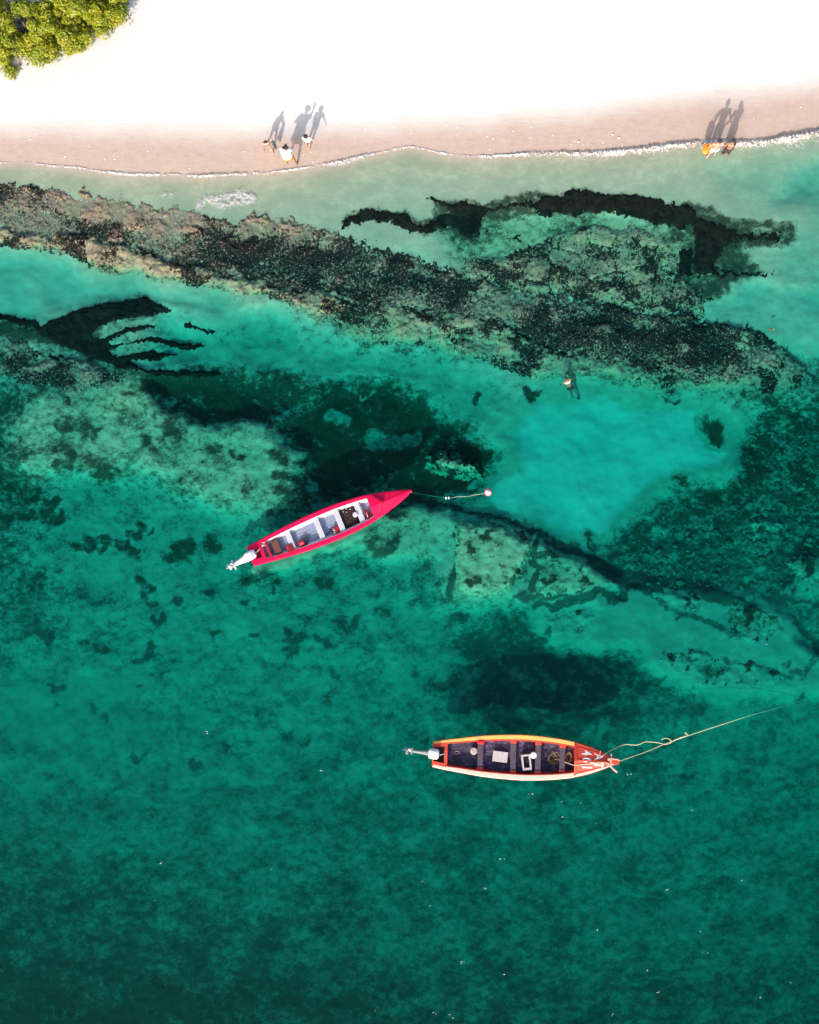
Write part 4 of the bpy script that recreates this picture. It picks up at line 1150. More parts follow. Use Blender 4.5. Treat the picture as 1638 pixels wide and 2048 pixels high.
rope('mooring_rope', [at(1228, 1524, .82), at(1236, 1523.5, .80), at(1258, 1515.5, .55), at(1282.6, 1507, .3), at(1305, 1498.5, .12), at(1324, 1490, .04), at(1345, 1482, .03), at(1380, 1470, .02), at(1415, 1458.5, .01), at(1448.6, 1447.6, -.01),
                      at(1475, 1439, -.09), at(1500, 1431, -.2), at(1540, 1420, -.5), at(1590, 1405, -.9), at(1630, 1392, -1.5), at(1660, 1384, -1.9)],
     .015, M['rope'], 'straight pale mooring rope running from the orange boat bow down into the sea')
rope('mooring_rope', [at(1203, 1512, .80), at(1209, 1509, .74), at(1215, 1505, .66), at(1232, 1496, .3), at(1250, 1489, .05), at(1270, 1490, .02), at(1280, 1488, .02), at(1290, 1483.5, .02), at(1303, 1484, .02), at(1317, 1485.5, .02), at(1330, 1488.5, .03),
                      at(1342, 1485, .05), at(1341, 1480, .05), at(1336, 1477, .05), at(1330, 1476.5, .04), at(1323, 1479, .04)],
     .019, M['rope'], 'wavy slack rope floating above the straight mooring rope, ending in a small hook shaped loop')
o = rope('rope_splice', [at(1340, 1485, .05), at(1352, 1479, .05), at(1362, 1475, .05), at(1375, 1471, .05), at(1372, 1467, .06), at(1370, 1465, .07)], [.024] * 24 + [.04] * 2, M['rope'], 'thick knotted end twisted round the straight mooring rope', 'rope')
rope('deck_line', [loc_on(ob, OLn, .675, -.05, .14), loc_on(ob, OLn, .70, -.07, .22), loc_on(ob, OLn, .725, -.12, .40), loc_on(ob, OLn, .765, -.19, .72), loc_on(ob, OLn, .80, -.17, .76), loc_on(ob, OLn, .85, -.12, .83),
                   loc_on(ob, OLn, .90, -.05, .90), loc_on(ob, OLn, .935, -.04, .91), loc_on(ob, OLn, .955, -.05, .92)], .016, M['rope'], 'cream line leading from the tan coil over the lettered fore deck')
t = item('float', ob, OLn, .866, -.06, .83, 0, 'two small white floats on the lettered fore deck of the orange boat', 'float')
m = MB(); m.capsule((-.04, 0, .02), .035, (.03, 0, .02), .035); m.build('float_body', M['bright_white'], t, smooth=True)
m = MB(); m.capsule((.10, -.02, .02), .03, (.16, -.01, .02), .03); m.build('float_body', M['bright_white'], t, smooth=True)

# ---- mooring buoy of the pink boat
bp_ = at(976, 985, 0)
t = thing('mooring_buoy', bp_, 0, 'round white mooring buoy with a pink band, right of the pink boat bow', 'buoy')
m = MB(); m.ellipsoid((0, 0, .06), (.13, .13, .12), 18, 12); m.build('float_body', M['bright_white'], t, smooth=True)
m = MB(); m.tube([(.133 * math.cos(a), .133 * math.sin(a), .06 + .03 * math.sin(a)) for a in np.linspace(0, 2 * math.pi, 25)], .018, 6, cap=False); m.build('band', M['pink'], t, smooth=True)
m = MB(); m.tube([(0, 0, .17), (0, .03, .22), (0, 0, .24), (0, -.03, .22), (0, 0, .17)], .012, 6); m.build('eye_loop', M['grey_metal'], t)
rope('buoy_line', [at(969, 987, .02), at(962, 988, .01), at(955, 989, .02), at(948, 990, .02), at(940, 992, -.05), at(930, 993, .0), at(922, 993, .02), at(914, 993.5, .0), at(900, 995.5, -.35), at(870, 993, -.9), at(835, 987, -.9), at(823, 985, -.1), at(822, 983, .45)], .009, M['rope'], 'thin pale line floating between the white buoy and the pink boat bow', 'line')
for k, (a, b) in enumerate(((892, 996), (897.5, 995.6))):
    t = thing('line_float', at(a, b, 0), 0, ('left' if k == 0 else 'right') + ' one of the twin tiny white floats on the line towards the buoy', 'float', 'tiny twin floats on the buoy line')
    m = MB(); m.capsule((0, -.02, .015), .035, (0, .02, .015), .035); m.build('float_body', M['bright_white'], t, smooth=True)
M['red_float'] = paint('dull_red_plastic', (.25, .01, .01), None, .5, 10, .6)
t = thing('line_float', at(1543, 659, 0), 0, 'tiny dark red float drifting beside the right tip of the dark reef', 'float')
m = MB(); m.capsule((-.05, 0, .0), .035, (.03, 0, .0), .035); m.build('float_body', M['red_float'], t, smooth=True)
m = MB(); m.tube([(.05, 0, .0), (.07, 0, .01), (.09, .01, .0)], .012); m.build('float_cap', M['bright_white'], t)

# ------------------------------------------------------------------ foam
ampx = lambda px: np.interp(px, [-200, 0, 330, 420, 560, 700, 800, 900, 1000, 1080, 1180, 1300, 1420, 1520, 1560, 1638, 1900],
                            [.025, .03, .045, .07, .05, .07, .03, .03, .055, .08, .10, .12, .13, .12, .17, .19, .19])
widx = lambda px: np.interp(px, [-200, 0, 330, 420, 560, 700, 800, 900, 1000, 1080, 1180, 1300, 1420, 1520, 1560, 1638, 1900],
                            [.05, .06, .10, .16, .08, .24, .08, .09, .12, .22, .30, .36, .44, .42, .44, .5, .5])
tx = np.arange(-19.5, 19.8, .028); tt = np.arange(-.95, .10, .026)
XX, TT = np.meshgrid(tx, tt)
jag = .05 * fbm(tx * 2.2, tx * 0, 4, 201) + .028 * fbm(tx * 9, tx * 0 + 3, 3, 205)
YY = np.interp(XX, SHX, SHY) + TT + jag[None, :]
pxx, pyy = project(XX, YY, 0 * XX)
A_ = ampx(pxx); W_ = widx(pxx)
lace = 1 - np.abs(fbm(XX * 3.2, YY * 4.2, 4, 211, .6)) * 4.2
lace2 = 1 - np.abs(fbm(XX * 8, YY * 9, 3, 221, .6)) * 3.6
den = sstep(-1.0, -.25, TT / W_ * .55) * sstep(.07, .0, TT)
crest = np.exp(-((TT + .13 * W_ / .4) / (.12 * W_ / .4 + .03)) ** 2)
jg = .55 + .9 * np.clip(.5 + 1.2 * fbm(XX * 11, YY * 3, 3, 231), 0, 1)
on = (np.maximum(lace, lace2 * .9) * .9 + crest * .52 + den * .36 - .35 + .9 * fbm(XX * .7, YY * 2, 3, 241)) * (TT / W_ > -1.6)
DEN = np.clip((on - .45) * 1.15, 0, 1) * sstep(.078, .04, TT) * (.55 + .45 * sstep(850, 1150, pxx) + .25 * sstep(.06, .04, np.abs(TT + .05)))
keep = DEN > .02
gzz = np.maximum(bilin(XX, YY), 0)
HZ = gzz + .008 + A_ * crest * jg * sstep(.25, .6, DEN)
o = grid_mesh('shore_foam', XX, YY, HZ, M['foam'], keep, {'den': DEN}); tag(o, 'ragged white foam line of the swash along the edge of the beach', 'foam', kind='stuff')

# the low wave front right behind the foam, a thin lip of water that shades the wet sand
pts_ = [at(a, b, 0) for a, b in ((395, 425), (520, 380))]
xs = np.arange(at(300, 400).x, at(540, 400).x, .024); ys = np.arange(at(400, 430).y, at(400, 372).y, .024)
XX, YY = np.meshgrid(xs, ys); pxx, pyy = project(XX, YY, 0 * XX)
wpx = pxx + 5 * fbm(XX * 2.5, YY * 2.5, 3, 251); wpy = pyy + 5 * fbm(XX * 2.5, YY * 2.5, 3, 255)
dd = np.minimum(seg_dist(wpx, wpy, [(398, 411), (415, 401), (440, 398), (470, 390), (490, 386), (506, 398)]),
                seg_dist(wpx, wpy, [(425, 403), (442, 411), (462, 408), (480, 405), (498, 404)]))
dd = np.minimum(dd, seg_dist(wpx, wpy, [(470, 391), (483, 396), (497, 394)]))
dd = np.minimum(dd, 4 + seg_dist(wpx, wpy, [(325, 388), (345, 392)]))
lc = 1 - np.abs(fbm(XX * 6, YY * 7, 4, 261, .6)) * 4
DEN = sstep(15, 1, dd + 7 * fbm(XX * 4, YY * 4, 3, 281)) * .40 + .38 * sstep(3.5, 0, dd + 2 * fbm(XX * 9, YY * 9, 2, 285))
keep = DEN > .02
HZ = .012 + .008 * DEN + .004 * fbm(XX * 5, YY * 5, 3, 271)
o = grid_mesh('breaking_wave_foam', XX, YY, HZ, M['foam'], keep, {'den': DEN}); tag(o, 'small patch of white foam breaking on the reef edge below the standing people', 'foam', kind='stuff')

# tiny white flecks on the open water
m = MB(); rr = random.Random(5)
FL = [(318, 1726), (538, 1740), (308, 1803), (418, 1465), (458, 1503), (745, 2020), (325, 1970), (755, 2015), (845, 1763), (975, 1776), (860, 1810), (1060, 1589), (1120, 1604), (1155, 1606),
      (1120, 1635), (1060, 1676), (1003, 1718), (1258, 1549), (1200, 1860), (925, 1925), (1010, 1948), (1290, 1940), (1318, 1984), (1404, 1862), (1515, 1996), (1587, 1965), (1410, 1905), (1385, 1622),
      (900, 2030), (870, 2026), (905, 2037), (1230, 2030), (1335, 1780), (1198, 1648), (1530, 1290), (1065, 1302), (640, 1540), (1480, 1760)]
for a, b in FL:
    for k in range(rr.choice((1, 1, 2, 3))):
        p = at(a + rr.uniform(-6, 6), b + rr.uniform(-2, 2), .008); r0 = rr.uniform(.010, .022); ph = rr.uniform(0, 3)
        m.rings([[(p.x + r0 * q * math.cos(t_) * (1.6 + .5 * math.sin(3 * t_ + ph)), p.y + r0 * q * .6 * math.sin(t_), .002 + (1 - q) * .02) for t_ in np.linspace(0, 2 * math.pi, 8)[:-1]] for q in (1, .4)])
o = m.build('water_flecks', M['fleck']); tag(o, 'tiny white flecks scattered on the deep green water', 'foam', kind='stuff')

# ------------------------------------------------------------------ shells and flotsam on the sand
m = MB()
for k in range(70):
    p = at_ground(rr.uniform(20, 1630), 0); px_ = rr.uniform(20, 1630)
    yb = np.interp(px_, [a for a, b in SHORE_PX], [b for a, b in SHORE_PX]) - rr.uniform(6, 60)
    p = at_ground(px_, yb); r0 = rr.uniform(.012, .03)
    m.ellipsoid((p.x, p.y, p.z + r0 * .3), (r0 * rr.uniform(.8, 1.6), r0, r0 * .5), 6, 4)
for a, b in ((1225, 269), (1238, 276), (1157, 284)):
    p = at_ground(a, b); m.ellipsoid((p.x, p.y, p.z + .02), (.06, .035, .03), 7, 5)
o = m.build('shell_litter', M['bright_white']); tag(o, 'small pale shells and bits of coral strewn on the wet sand', 'shells', kind='stuff')

# ------------------------------------------------------------------ shrubs in the top left corner
def leaf_mat():
    m, nt, b = new_mat('shrub_leaf')
    r_ = attr(nt, 'rnd'); v = coords(nt)
    c = mixc(nt, ramp(nt, r_, 0, 1), (.25, .25, .003), (.12, .17, .003))
    c = mixc(nt, ramp(nt, noise_node(nt, .9, 3, .6, v), .5, .7), c, (.27, .23, .004))
    c = mixc(nt, ramp(nt, r_, .93, .96), c, (.36, .34, .10))
    nt.links.new(c, b.inputs['Base Color']); b.inputs['Roughness'].default_value = .5; b.inputs['Specular IOR Level'].default_value = .35
    return m


M['leaf'] = leaf_mat()
M['bark'] = paint('grey_brown_bark', (.14, .10, .08), (.07, .05, .04), .7, 12, .9, bumpd=.02)


def shrub(px, py, rad, height, n, label, squash=1.0, seed=0):
    g = np.random.default_rng(seed)
    top = at(px, py, height * .8); gzv = gz(top.x, top.y)
    root = thing('beach_shrub', (top.x, top.y, gzv), 0, label, 'shrub', 'leafy shrubs at the back of the beach')
    # clumps on the crown
    nc = int(10 + rad * 12)
    C_ = []
    for k in range(nc):
        a = g.uniform(0, 2 * math.pi); q = rad * math.sqrt(g.uniform(0, 1)) * .95
        zc = height * (.95 - .55 * (q / rad) ** 2) * g.uniform(.72, 1.05)
        C_.append((q * math.cos(a), q * math.sin(a) * squash, zc * g.choice([1.05, .85, .55]), g.uniform(.14, .34)))
    V = []; F = []; RN = []
    C_ = np.array(C_)
    idx = g.integers(0, nc, n)
    dirs = g.normal(size=(n, 3)); dirs[:, 2] = np.abs(dirs[:, 2]) * 1.2 - .25; dirs /= np.linalg.norm(dirs, axis=1)[:, None]
    c = C_[idx]; pos = c[:, :3] + dirs * c[:, 3:4] * g.uniform(.7, 1.22, (n, 1)) * np.array([1, 1, .75])
    lowm = g.uniform(0, 1, n) < .22; pos[lowm, 2] *= g.uniform(.15, .6, lowm.sum()); pos[lowm, :2] *= 1.06
    nrm = dirs + g.normal(size=(n, 3)) * .45 + np.array([0, -.15, .35]); nrm /= np.linalg.norm(nrm, axis=1)[:, None]
    tan = np.cross(nrm, g.normal(size=(n, 3))); tan /= np.linalg.norm(tan, axis=1)[:, None]; bt = np.cross(nrm, tan)
    L_ = g.uniform(.055, .10, (n, 1)); W = L_ * g.uniform(.62, .8, (n, 1))
    a = pos - tan * L_; b = pos + bt * W * .5 * 1.3 + nrm * .012; d = pos + tan * L_; e = pos - bt * W * .65 + nrm * .012
    V = np.stack([a, b, d, e], 1).reshape(-1, 3)
    me = bpy.data.meshes.new('crown'); me.vertices.add(4 * n); me.vertices.foreach_set('co', V.ravel().astype(np.float32))
    me.loops.add(4 * n); me.loops.foreach_set('vertex_index', np.arange(4 * n, dtype=np.int32)); me.polygons.add(n)
    me.polygons.foreach_set('loop_start', np.arange(0, 4 * n, 4, dtype=np.int32)); me.update(calc_edges=True)
    at_ = me.attributes.new('rnd', 'FLOAT', 'POINT'); at_.data.foreach_set('value', np.repeat(np.clip(g.uniform(0, 1, n) * .6 + g.uniform(0, 1, nc)[idx] * .4, 0, 1), 4).astype(np.float32))
    me.materials.append(M['leaf']); o = bpy.data.objects.new('crown', me); COL.objects.link(o); o.parent = root; o['kind'] = 'stuff'
    mt = MB(); mt.tube([(0, 0, -.1), (.03, .02, height * .3), (.05, .03, height * .55)], [.09, .07, .05]); mt.build('trunk', M['bark'], root)
    for k in range(min(nc, 9)):
        c = C_[k]; mt = MB(); mt.tube([(.04, .03, height * .35), (c[0] * .5, c[1] * .5, c[2] * .62), (c[0], c[1], c[2])], [.045, .03, .012], 6); mt.build('limb', M['bark'], root)
    return root


SH = [(-60, 20, 1.5, 2.6, 9000, 'big shrub cut off by the left edge of the photo at the top', 1), (40, 40, .95, 2.3, 7000, 'bright yellow green shrub second from the left edge, in the top corner', 1),
      (108, 30, .85, 2.4, 6500, 'tall dense green shrub in the middle of the top left thicket', 1), (168, 28, .72, 2.0, 5000, 'olive shrub right of the tall dense one in the top left thicket', 1),
      (216, 2, .62, 1.6, 3800, 'small shrub at the right tip of the thicket by the top edge', 1), (20, 92, .66, 1.5, 4200, 'low shrub nearest the left edge at the seaward front of the thicket', .7),
      (78, 92, .60, 1.4, 3800, 'rounded low shrub at the lowest corner of the thicket', .8), (140, 72, .55, 1.3, 3300, 'low shrub at the front of the thicket between the corner and the tip', .8),
      (120, -60, 1.4, 2.8, 6000, 'shrub only partly in view behind the thicket at the top edge', 1), (24, 146, .16, .3, 160, 'tiny seedling standing alone on white sand below the thicket', 1)]
for k, a in enumerate(SH):
    shrub(a[0], a[1], a[2], a[3], a[4], a[5], a[6], 100 + k)
# dry leaf litter below
m = MB()
for k in range(260):
    a = rr.uniform(-60, 250); b = rr.uniform(0, 150)
    if b > 132 - .5 * max(a - 30, 0): continue
    p = at_ground(a, b + rr.uniform(0, 14)); e = Euler((rr.uniform(-.5, .5), rr.uniform(-.5, .5), rr.uniform(0, 6))); r0 = rr.uniform(.04, .08)
    vs = [p + Vector((0, 0, .04)) + e.to_matrix() @ Vector(q) for q in ((-r0, 0, 0), (0, r0 * .6, .01), (r0, 0, 0), (0, -r0 * .6, .01))]
    m.add(vs, [(0, 1, 2, 3)])
M['dry_leaf'] = paint('dry_leaf', (.30, .20, .09), (.2, .1, .05), .7, 9, .8)
o = m.build('leaf_litter', M['dry_leaf']); tag(o, 'dry brown leaves under the shrubs', 'leaves', kind='stuff')

# ------------------------------------------------------------------ people
M['skin_brown'] = paint('brown_skin', (.28, .135, .085), (.22, .10, .06), .4, 8, .5, bumpd=.002)
M['skin_light'] = paint('light_brown_skin', (.46, .25, .18), (.38, .19, .13), .4, 8, .5, bumpd=.002)
M['hair'] = paint('black_hair', (.012, .009, .008), (.03, .02, .015), .5, 30, .6, bumpd=.01)
M['white_cloth'] = paint('white_cloth', (.74, .74, .76), (.62, .62, .66), .4, 12, .9, bumpd=.01)
M['orange_cloth'] = paint('orange_cloth', (.72, .17, .01), (.78, .28, .02), .8, 14, .8)
M['red_short'] = paint('coral_cloth', (.62, .10, .05), None, .5, 14, .8)
M['dark_cloth'] = paint('dark_cloth', (.03, .025, .035), (.05, .03, .03), .6, 20, .9)
M['grey_cloth'] = paint('dark_grey_striped_cloth', (.035, .04, .05), (.30, .33, .34), .8, 16, .9)
M['red_dark'] = paint('dark_red_cloth', (.10, .008, .015), None, .5, 14, .8)
M['eye'] = paint('eye', (.05, .03, .02), None, .2, 10, .2)


def fuse(mb, name, mat, parent, vox, dec=1.0):
    o = mb.build('tmp_part', mat)
    r = o.modifiers.new('r', 'REMESH'); r.mode = 'VOXEL'; r.voxel_size = vox
    sm = o.modifiers.new('s', 'SMOOTH'); sm.iterations = 3; sm.factor = .4
    if dec < 1: o.modifiers.new('d', 'DECIMATE').ratio = dec
    me = bpy.data.meshes.new_from_object(o.evaluated_get(bpy.context.evaluated_depsgraph_get()))
    old = o.data; bpy.data.objects.remove(o); bpy.data.meshes.remove(old)
    me.materials.clear(); me.materials.append(mat)
    me.polygons.foreach_set('use_smooth', [True] * len(me.polygons)); me.name = name
    ob_ = bpy.data.objects.new(name, me); COL.objects.link(ob_); ob_.parent = parent
    return ob_


def ell_ring(c, rx, ry, rot, n=16):
    return [c + rot @ Vector((rx * math.cos(2 * math.pi * k / n), ry * math.sin(2 * math.pi * k / n), 0)) for k in range(n)]


def person(loc, rz, H, label, skin, pose, clothes, hair):
    """local axes: person faces +y, left hand at -x; metres for a 1.70 m adult, scaled by H"""
    k = H / 1.70
    root = thing('person', loc, rz, label, 'person'); root.scale = (k, k, k)
    P_ = dict(pelvis=(0, 0, .93), chest=(0, 0, 1.30), neck=(0, 0, 1.47), head=(0, .015, 1.60),
              shL=(-.18, 0, 1.40), shR=(.18, 0, 1.40), elL=(-.24, -.02, 1.12), elR=(.24, -.02, 1.12), wrL=(-.26, .06, .88), wrR=(.26, .06, .88),
              hiL=(-.09, 0, .90), hiR=(.09, 0, .90), knL=(-.10, .02, .49), knR=(.10, .02, .49), anL=(-.11, -.01, .08), anR=(.11, -.01, .08))
    lean = pose.pop('lean', (0, 0))        # forward, sideways in radians about the pelvis
    pv = Vector(P_['pelvis']); rot = Euler((-lean[0], lean[1], 0)).to_matrix()
    for j in ('chest', 'neck', 'head', 'shL', 'shR', 'elL', 'elR', 'wrL', 'wrR'):
        P_[j] = pv + rot @ (Vector(P_[j]) - pv)
    P_.update(pose)
    P_ = {a: Vector(b) for a, b in P_.items()}
    m = MB(); I = Matrix.Identity(3)
    tr = []
    for f, rx, ry in ((-.28, .10, .08), (-.12, .165, .115), (.05, .17, .115), (.3, .135, .095), (.6, .145, .10), (.95, .17, .11), (1.2, .16, .095), (1.38, .09, .07)):
        c = P_['pelvis'].lerp(P_['chest'], f); tr.append(ell_ring(c, rx, ry, rot))
    m.rings(tr)
    m.capsule(P_['chest'].lerp(P_['neck'], .5), .06, P_['head'] - rot @ Vector((0, .02, .06)), .048)
    hd = P_['head']
    m.ellipsoid(hd, (.075, .093, .112), 16, 12); m.ellipsoid(hd + rot @ Vector((0, .035, -.06)), (.052, .055, .05))
    m.capsule(hd + rot @ Vector((0, .088, .01)), .010, hd + rot @ Vector((0, .104, -.022)), .015)       # nose
    m.ellipsoid(hd + rot @ Vector((0, .088, -.055)), (.026, .010, .009))                                # lips
    for sx in (-1, 1): m.ellipsoid(hd + rot @ Vector((sx * .077, -.005, -.01)), (.012, .02, .03))       # ears
    for S, sx in (('L', -1), ('R', 1)):
        m.capsule(P_['chest'] + rot @ Vector((sx * .1, 0, .08)), .07, P_['sh' + S], .058)
        m.capsule(P_['sh' + S], .052, P_['el' + S], .038); m.capsule(P_['el' + S], .038, P_['wr' + S], .026)
        m.capsule(P_['pelvis'] + Vector((sx * .06, 0, -.02)), .10, P_['hi' + S], .098)
        m.capsule(P_['hi' + S], .088, P_['kn' + S], .056); m.capsule(P_['kn' + S], .054, P_['kn' + S].lerp(P_['an' + S], .35), .055); m.capsule(P_['kn' + S].lerp(P_['an' + S], .35), .054, P_['an' + S], .036)
        an = P_['an' + S]; m.capsule(an + Vector((0, -.03, -.045)), .034, an + Vector((sx * .015, .13, -.055)), .028)
        for t_ in range(5):
            m.capsule(an + Vector((sx * (.015 - .026 + .013 * t_) * 1, .13, -.06)), .014, an + Vector((sx * (.02 - .032 + .016 * t_), .17 - .007 * t_, -.066)), .010, 6)
        wr = P_['wr' + S]; fd = (wr - P_['el' + S]).normalized(); side = fd.cross(Vector((0, 1, 0))) if abs(fd.y) < .9 else fd.cross(Vector((0, 0, 1)))
        side = (Vector((0, 1, 0)) - fd * fd.y).normalized() if abs(fd.y) < .9 else Vector((1, 0, 0)); pn = fd.cross(side).normalized() * (-sx)
        m.capsule(wr, .024, wr + fd * .07 + side * .015, .022); m.capsule(wr, .022, wr + fd * .07 - side * .02, .02)
        for fi, (o_, ln) in enumerate(((.030, .072), (.010, .082), (-.010, .076), (-.029, .06))):
            b0 = wr + fd * .075 + side * o_; b1 = b0 + fd * ln * .55 + pn * .008 + side * o_ * .15; b2 = b1 + fd * ln * .4 + pn * .022
            m.capsule(b0, .0095, b1, .009, 6); m.capsule(b1, .009, b2, .008, 6)
        t0 = wr + fd * .025 + side * .025; t1 = t0 + fd * .03 + side * .03 + pn * .01; m.capsule(t0, .012, t1, .011, 6); m.capsule(t1, .011, t1 + fd * .03 + side * .005 + pn * .008, .009, 6)
    fuse(m, 'body', skin, root, .0095, .6)
    for sx in (-1, 1):
        m = MB(); m.ellipsoid(hd + rot @ Vector((sx * .032, .083, .008)), (.012, .009, .008), 8, 6); m.build('eye', M['eye'], root, smooth=True)
    # clothes
    for kind, mat in clothes:
        m = MB()
        if kind in ('shirt', 'dress', 'crop_top'):
            lo = {'shirt': -.15, 'dress': -.75, 'crop_top': .72}[kind]; rg = []
            for f, rx, ry in ((-.75, .27, .21), (-.4, .24, .18), (-.15, .20, .15), (.1, .19, .14), (.4, .175, .13), (.7, .17, .125), (.95, .19, .13), (1.2, .175, .115), (1.36, .10, .085)):
                if f >= lo and not (kind == 'crop_top' and f > 1.25): rg.append(ell_ring(P_['pelvis'].lerp(P_['chest'], f), rx, ry, rot, 20))
            m.rings(rg)
            if kind != 'crop_top':
                for S, sx in (('L', -1), ('R', 1)):
                    m.capsule(P_['chest'] + rot @ Vector((sx * .1, 0, .08)), .08, P_['sh' + S], .074); m.capsule(P_['sh' + S], .072, P_['sh' + S].lerp(P_['el' + S], .62 if kind == 'shirt' else .5), .066)
        elif kind == 'hem':
            m.rings([ell_ring(P_['pelvis'].lerp(P_['chest'], f), rx, ry, rot, 20) for f, rx, ry in ((-1.0, .31, .24), (-.75, .285, .22), (-.6, .26, .2))])
        elif kind in ('shorts', 'leggings', 'briefs'):
            m.rings([ell_ring(P_['pelvis'].lerp(P_['chest'], f), rx, ry, rot, 20) for f, rx, ry in ((-.3, .14, .11), (-.12, .185, .135), (.05, .185, .13), (.14, .17, .12))])
            fr = {'shorts': .62, 'leggings': 1.0, 'briefs': .08}[kind]
            for S in 'LR':
                m.capsule(P_['hi' + S], .108, P_['hi' + S].lerp(P_['kn' + S], fr), .108 - .03 * fr)
                if kind == 'leggings': m.capsule(P_['kn' + S], .068, P_['kn' + S].lerp(P_['an' + S], .6), .056)
        fuse(m, {'hem': 'skirt_hem', 'dress': 'dress'}.get(kind, kind), mat, root, .014)
    m = MB(); m.ellipsoid(hd + rot @ Vector((0, -.022, .028)), (.09, .092, .105) if hair != 'afro' else (.14, .14, .13), 16, 10)
    if hair == 'long':
        m.capsule(hd + rot @ Vector((0, -.06, 0)), .07, hd + rot @ Vector((-.03, -.09, -.22)), .06); m.capsule(hd + rot @ Vector((-.07, -.02, 0)), .04, hd + rot @ Vector((-.11, .0, -.24)), .035)
        m.capsule(hd + rot @ Vector((.07, -.02, 0)), .04, hd + rot @ Vector((.10, .02, -.2)), .035)
    if hair == 'bun': m.ellipsoid(hd + rot @ Vector((-.06, -.10, .07)), (.06, .06, .06)); m.ellipsoid(hd + rot @ Vector((.09, -.02, .03)), (.05, .06, .05))
    if hair == 'tail': m.capsule(hd + rot @ Vector((.02, -.10, .06)), .045, hd + rot @ Vector((.05, -.18, -.06)), .04); m.capsule(hd + rot @ Vector((.05, -.18, -.06)), .04, hd + rot @ Vector((.05, -.16, -.22)), .02)
    fuse(m, 'hair', M['hair'], root, .012)
    return root


def foot(px, py): return at_ground(px, py)


# left group
p1 = person(foot(536, 299), R(190), 1.22, 'girl with long dark hair and coral bottoms walking with a dark wrap over one arm', M['skin_light'],
            dict(lean=(.30, 0), anL=(-.26, .14, .08), knL=(-.19, .12, .48), anR=(.24, -.08, .09), knR=(.15, .02, .49), elR=(.27, .12, 1.08), wrR=(.24, .24, .92), elL=(-.30, .08, 1.1), wrL=(-.34, .20, .92)),
            [('crop_top', M['white_cloth']), ('briefs', M['red_short'])], 'long')
t = thing('beach_wrap', p1.location, p1.rotation_euler.z, 'dark grey striped wrap hanging from the arm of the girl with coral bottoms', 'cloth'); t.scale = p1.scale
m = MB()
for q in range(7):
    pass
rg = []
for f, z in ((0, 1.12), (.3, .95), (.6, .7), (1, .42)):
    rg.append([(-.38 - .06 * f + .03 * math.sin(a * 3 + f * 3) + (.07 + .03 * f) * math.cos(a), .10 - .02 * f + (.14 + .04 * f) * math.sin(a), z) for a in np.linspace(0, 2 * math.pi, 17)[:-1]])
m.rings(rg); m.build('cloth', M['grey_cloth'], t, smooth=True)
p2 = person(foot(580, 327), R(-10), 1.66, 'person in loose white top with orange hem holding up a phone', M['skin_brown'],
            dict(lean=(.1, -.06), anL=(-.12, -.02, .08), knL=(-.12, .08, .48), anR=(.30, .0, .08), knR=(.20, .06, .49), elR=(.22, .22, 1.28), wrR=(.24, .34, 1.46), elL=(-.36, .12, 1.14), wrL=(-.20, .30, 1.1)),
            [('shirt', M['white_cloth']), ('shorts', M['orange_cloth'])], 'bun')
m = MB(); m.rings([ell_ring(Vector((-.06, .02, z)), a, b, Matrix.Identity(3), 22) for z, a, b in ((.70, .25, .21), (.74, .245, .205), (.82, .23, .20))]); m.build('skirt_hem', M['orange_cloth'], p2, smooth=True)
m = MB(); m.rings([ell_ring(Vector((-.06 - .05 * (z - .8), .02, z)), a, b, Matrix.Identity(3), 22) for z, a, b in ((.80, .235, .205), (.95, .225, .19), (1.1, .215, .175), (1.3, .21, .16))]); m.build('loose_top', M['white_cloth'], p2, smooth=True)
mt = Matrix.Translation(p2.location) @ Matrix.Rotation(p2.rotation_euler.z, 4, 'Z') @ Matrix.Scale(p2.scale[0], 4)
t = thing('phone', mt @ Vector((.25, .37, 1.53)), R(-10), 'phone with pale case held up by the person in the loose white top', 'phone')
m = MB(); m.box((0, 0, .03), (.075, .01, .15)); m.build('phone_case', M['bright_white'], t, bevel=.004)
m = MB(); m.box((0, -.0065, .03), (.066, .003, .138)); m.build('screen', M['black'], t)
p3 = person(foot(617, 292), R(175), 1.18, 'child with a round afro and white shirt holding one arm out sideways', M['skin_light'],
            dict(lean=(.12, .05), elL=(-.36, .10, 1.24), wrL=(-.52, .22, 1.1), elR=(.24, .06, 1.12), wrR=(.16, .2, .98), anL=(-.10, .06, .08), anR=(.09, -.04, .08)),
            [('shirt', M['white_cloth']), ('briefs', M['red_short'])], 'afro')
# pair on the right, wading
p4 = person(foot(1420, 314), R(4), 1.70, 'man with bare back in white shorts wading and holding hands, orange bag at his side', M['skin_light'],
            dict(lean=(.06, .02), elR=(.34, .03, 1.14), wrR=(.50, .10, .93), elL=(-.30, 0, 1.14), wrL=(-.36, .10, .92), anL=(-.15, -.03, .08), anR=(.18, .06, .08), knR=(.14, .07, .49)),
            [('shorts', M['white_cloth'])], 'short')
t = thing('beach_bag', p4.location, p4.rotation_euler.z, 'bright orange and yellow bag carried at the side of the man in white shorts', 'bag')
m = MB(); m.rings([[(-.36 + rx * math.cos(a), .06 + ry * math.sin(a), z) for a in np.linspace(0, 2 * math.pi, 19)[:-1]] for z, rx, ry in ((.56, .08, .1), (.58, .12, .17), (.8, .14, .19), (.98, .13, .17), (1.0, .1, .12))]); m.build('bag_body', M['orange_cloth'], t, smooth=True)
M['yellow_cloth'] = paint('yellow_cloth', (.82, .62, .12), None, .5, 12, .8)
m = MB(); m.rings([[(-.36 + rx * math.cos(a), .06 + ry * math.sin(a), z) for a in np.linspace(0, 2 * math.pi, 19)[:-1]] for z, rx, ry in ((.72, .138, .186), (.76, .145, .195), (.80, .143, .193))]); m.build('yellow_stripe', M['yellow_cloth'], t, smooth=True)
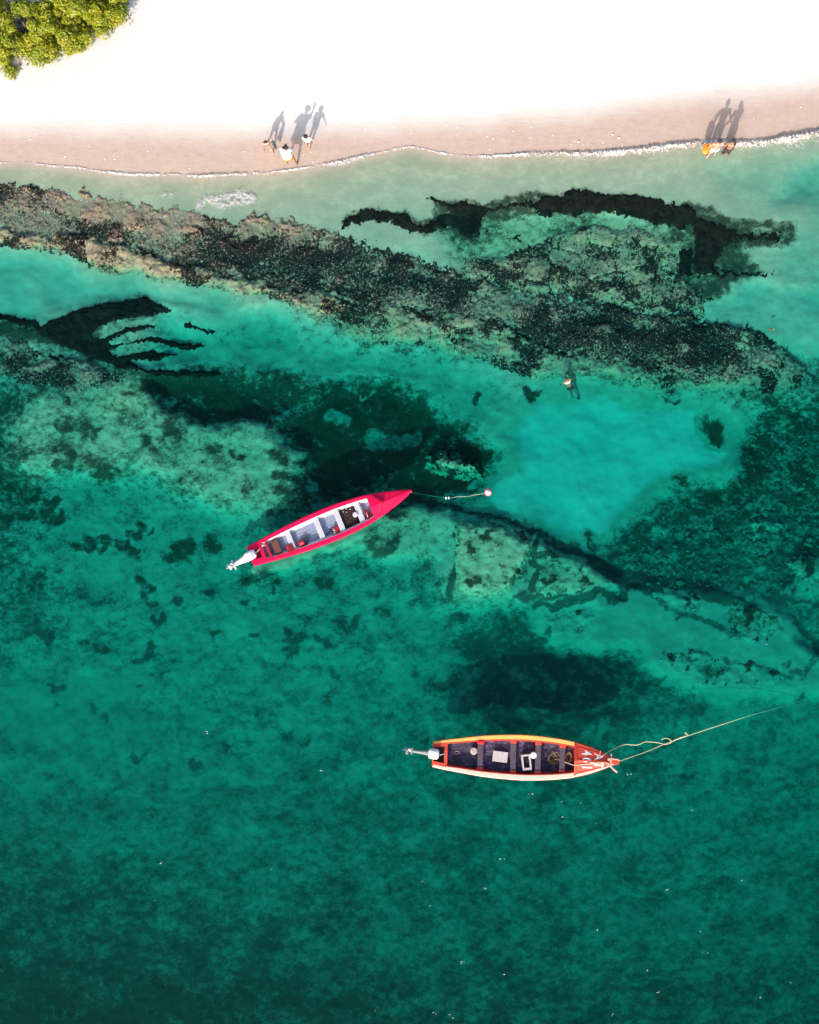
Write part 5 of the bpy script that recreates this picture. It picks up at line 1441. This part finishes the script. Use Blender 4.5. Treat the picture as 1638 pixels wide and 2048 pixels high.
for sy in (-.08, .18):
    m = MB(); m.tube([(-.36, sy, .97), (-.35, sy * .7 + .02, 1.12), (-.31, .05, 1.30), (-.25, .0, 1.42)], .016, 6); m.build('strap', M['orange_cloth'], t)
p5 = person(foot(1449, 312), R(10), 1.60, 'person with a dark ponytail and dark leggings wading and holding the hand of the man', M['skin_brown'],
            dict(lean=(.10, .0), elL=(-.32, .04, 1.12), wrL=(-.50, .08, .94), elR=(.22, .16, 1.16), wrR=(.14, .26, 1.02), anR=(.15, -.02, .08), anL=(-.10, .06, .08)),
            [('crop_top', M['skin_light']), ('leggings', M['dark_cloth'])], 'tail')
# snorkeller: treading water, body slanting down to the fins
p6 = person((0, 0, 0), 0, 1.3, 'swimmer with a white top afloat over turquoise sand just below the dark reef', M['skin_brown'],
            dict(elL=(-.34, .10, 1.16), wrL=(-.42, .28, 1.02), elR=(.34, .12, 1.22), wrR=(.46, .30, 1.2), knL=(-.12, .10, .50), anL=(-.14, -.12, .12), knR=(.13, .02, .50), anR=(.16, -.25, .16)),
            [('crop_top', M['white_cloth']), ('shorts', M['red_dark'])], 'short')
p6.rotation_euler = (R(-34), R(-12), R(24)); p6.rotation_mode = 'XYZ'
hp = at(1132, 757, .08)
mt = Euler(p6.rotation_euler).to_matrix() @ Vector((0, .015, 1.60)) * p6.scale[0]
p6.location = hp - mt
for sx in (-1, 1):
    m = MB(); x0 = .15 * sx; z0 = .1 if sx < 0 else .14; y0 = -.12 if sx < 0 else -.25
    m.rings([[(x0 - w_, y0, z), (x0 + w_, y0, z), (x0 + w_, y0 + .02, z), (x0 - w_, y0 + .02, z)] for w_, z in ((.05, z0 + .0), (.06, z0 - .12), (.11, z0 - .45), (.10, z0 - .52))]); m.build('fin', M['dark_cloth'], p6)
m = MB(); m.box((0, .10, 1.61), (.15, .03, .08)); m.build('dive_mask', M['black'], p6, bevel=.01)
m = MB(); m.tube([(.09, .08, 1.54), (.11, .07, 1.64), (.11, .02, 1.80)], .013); m.build('snorkel_tube', M['red_short'], p6)
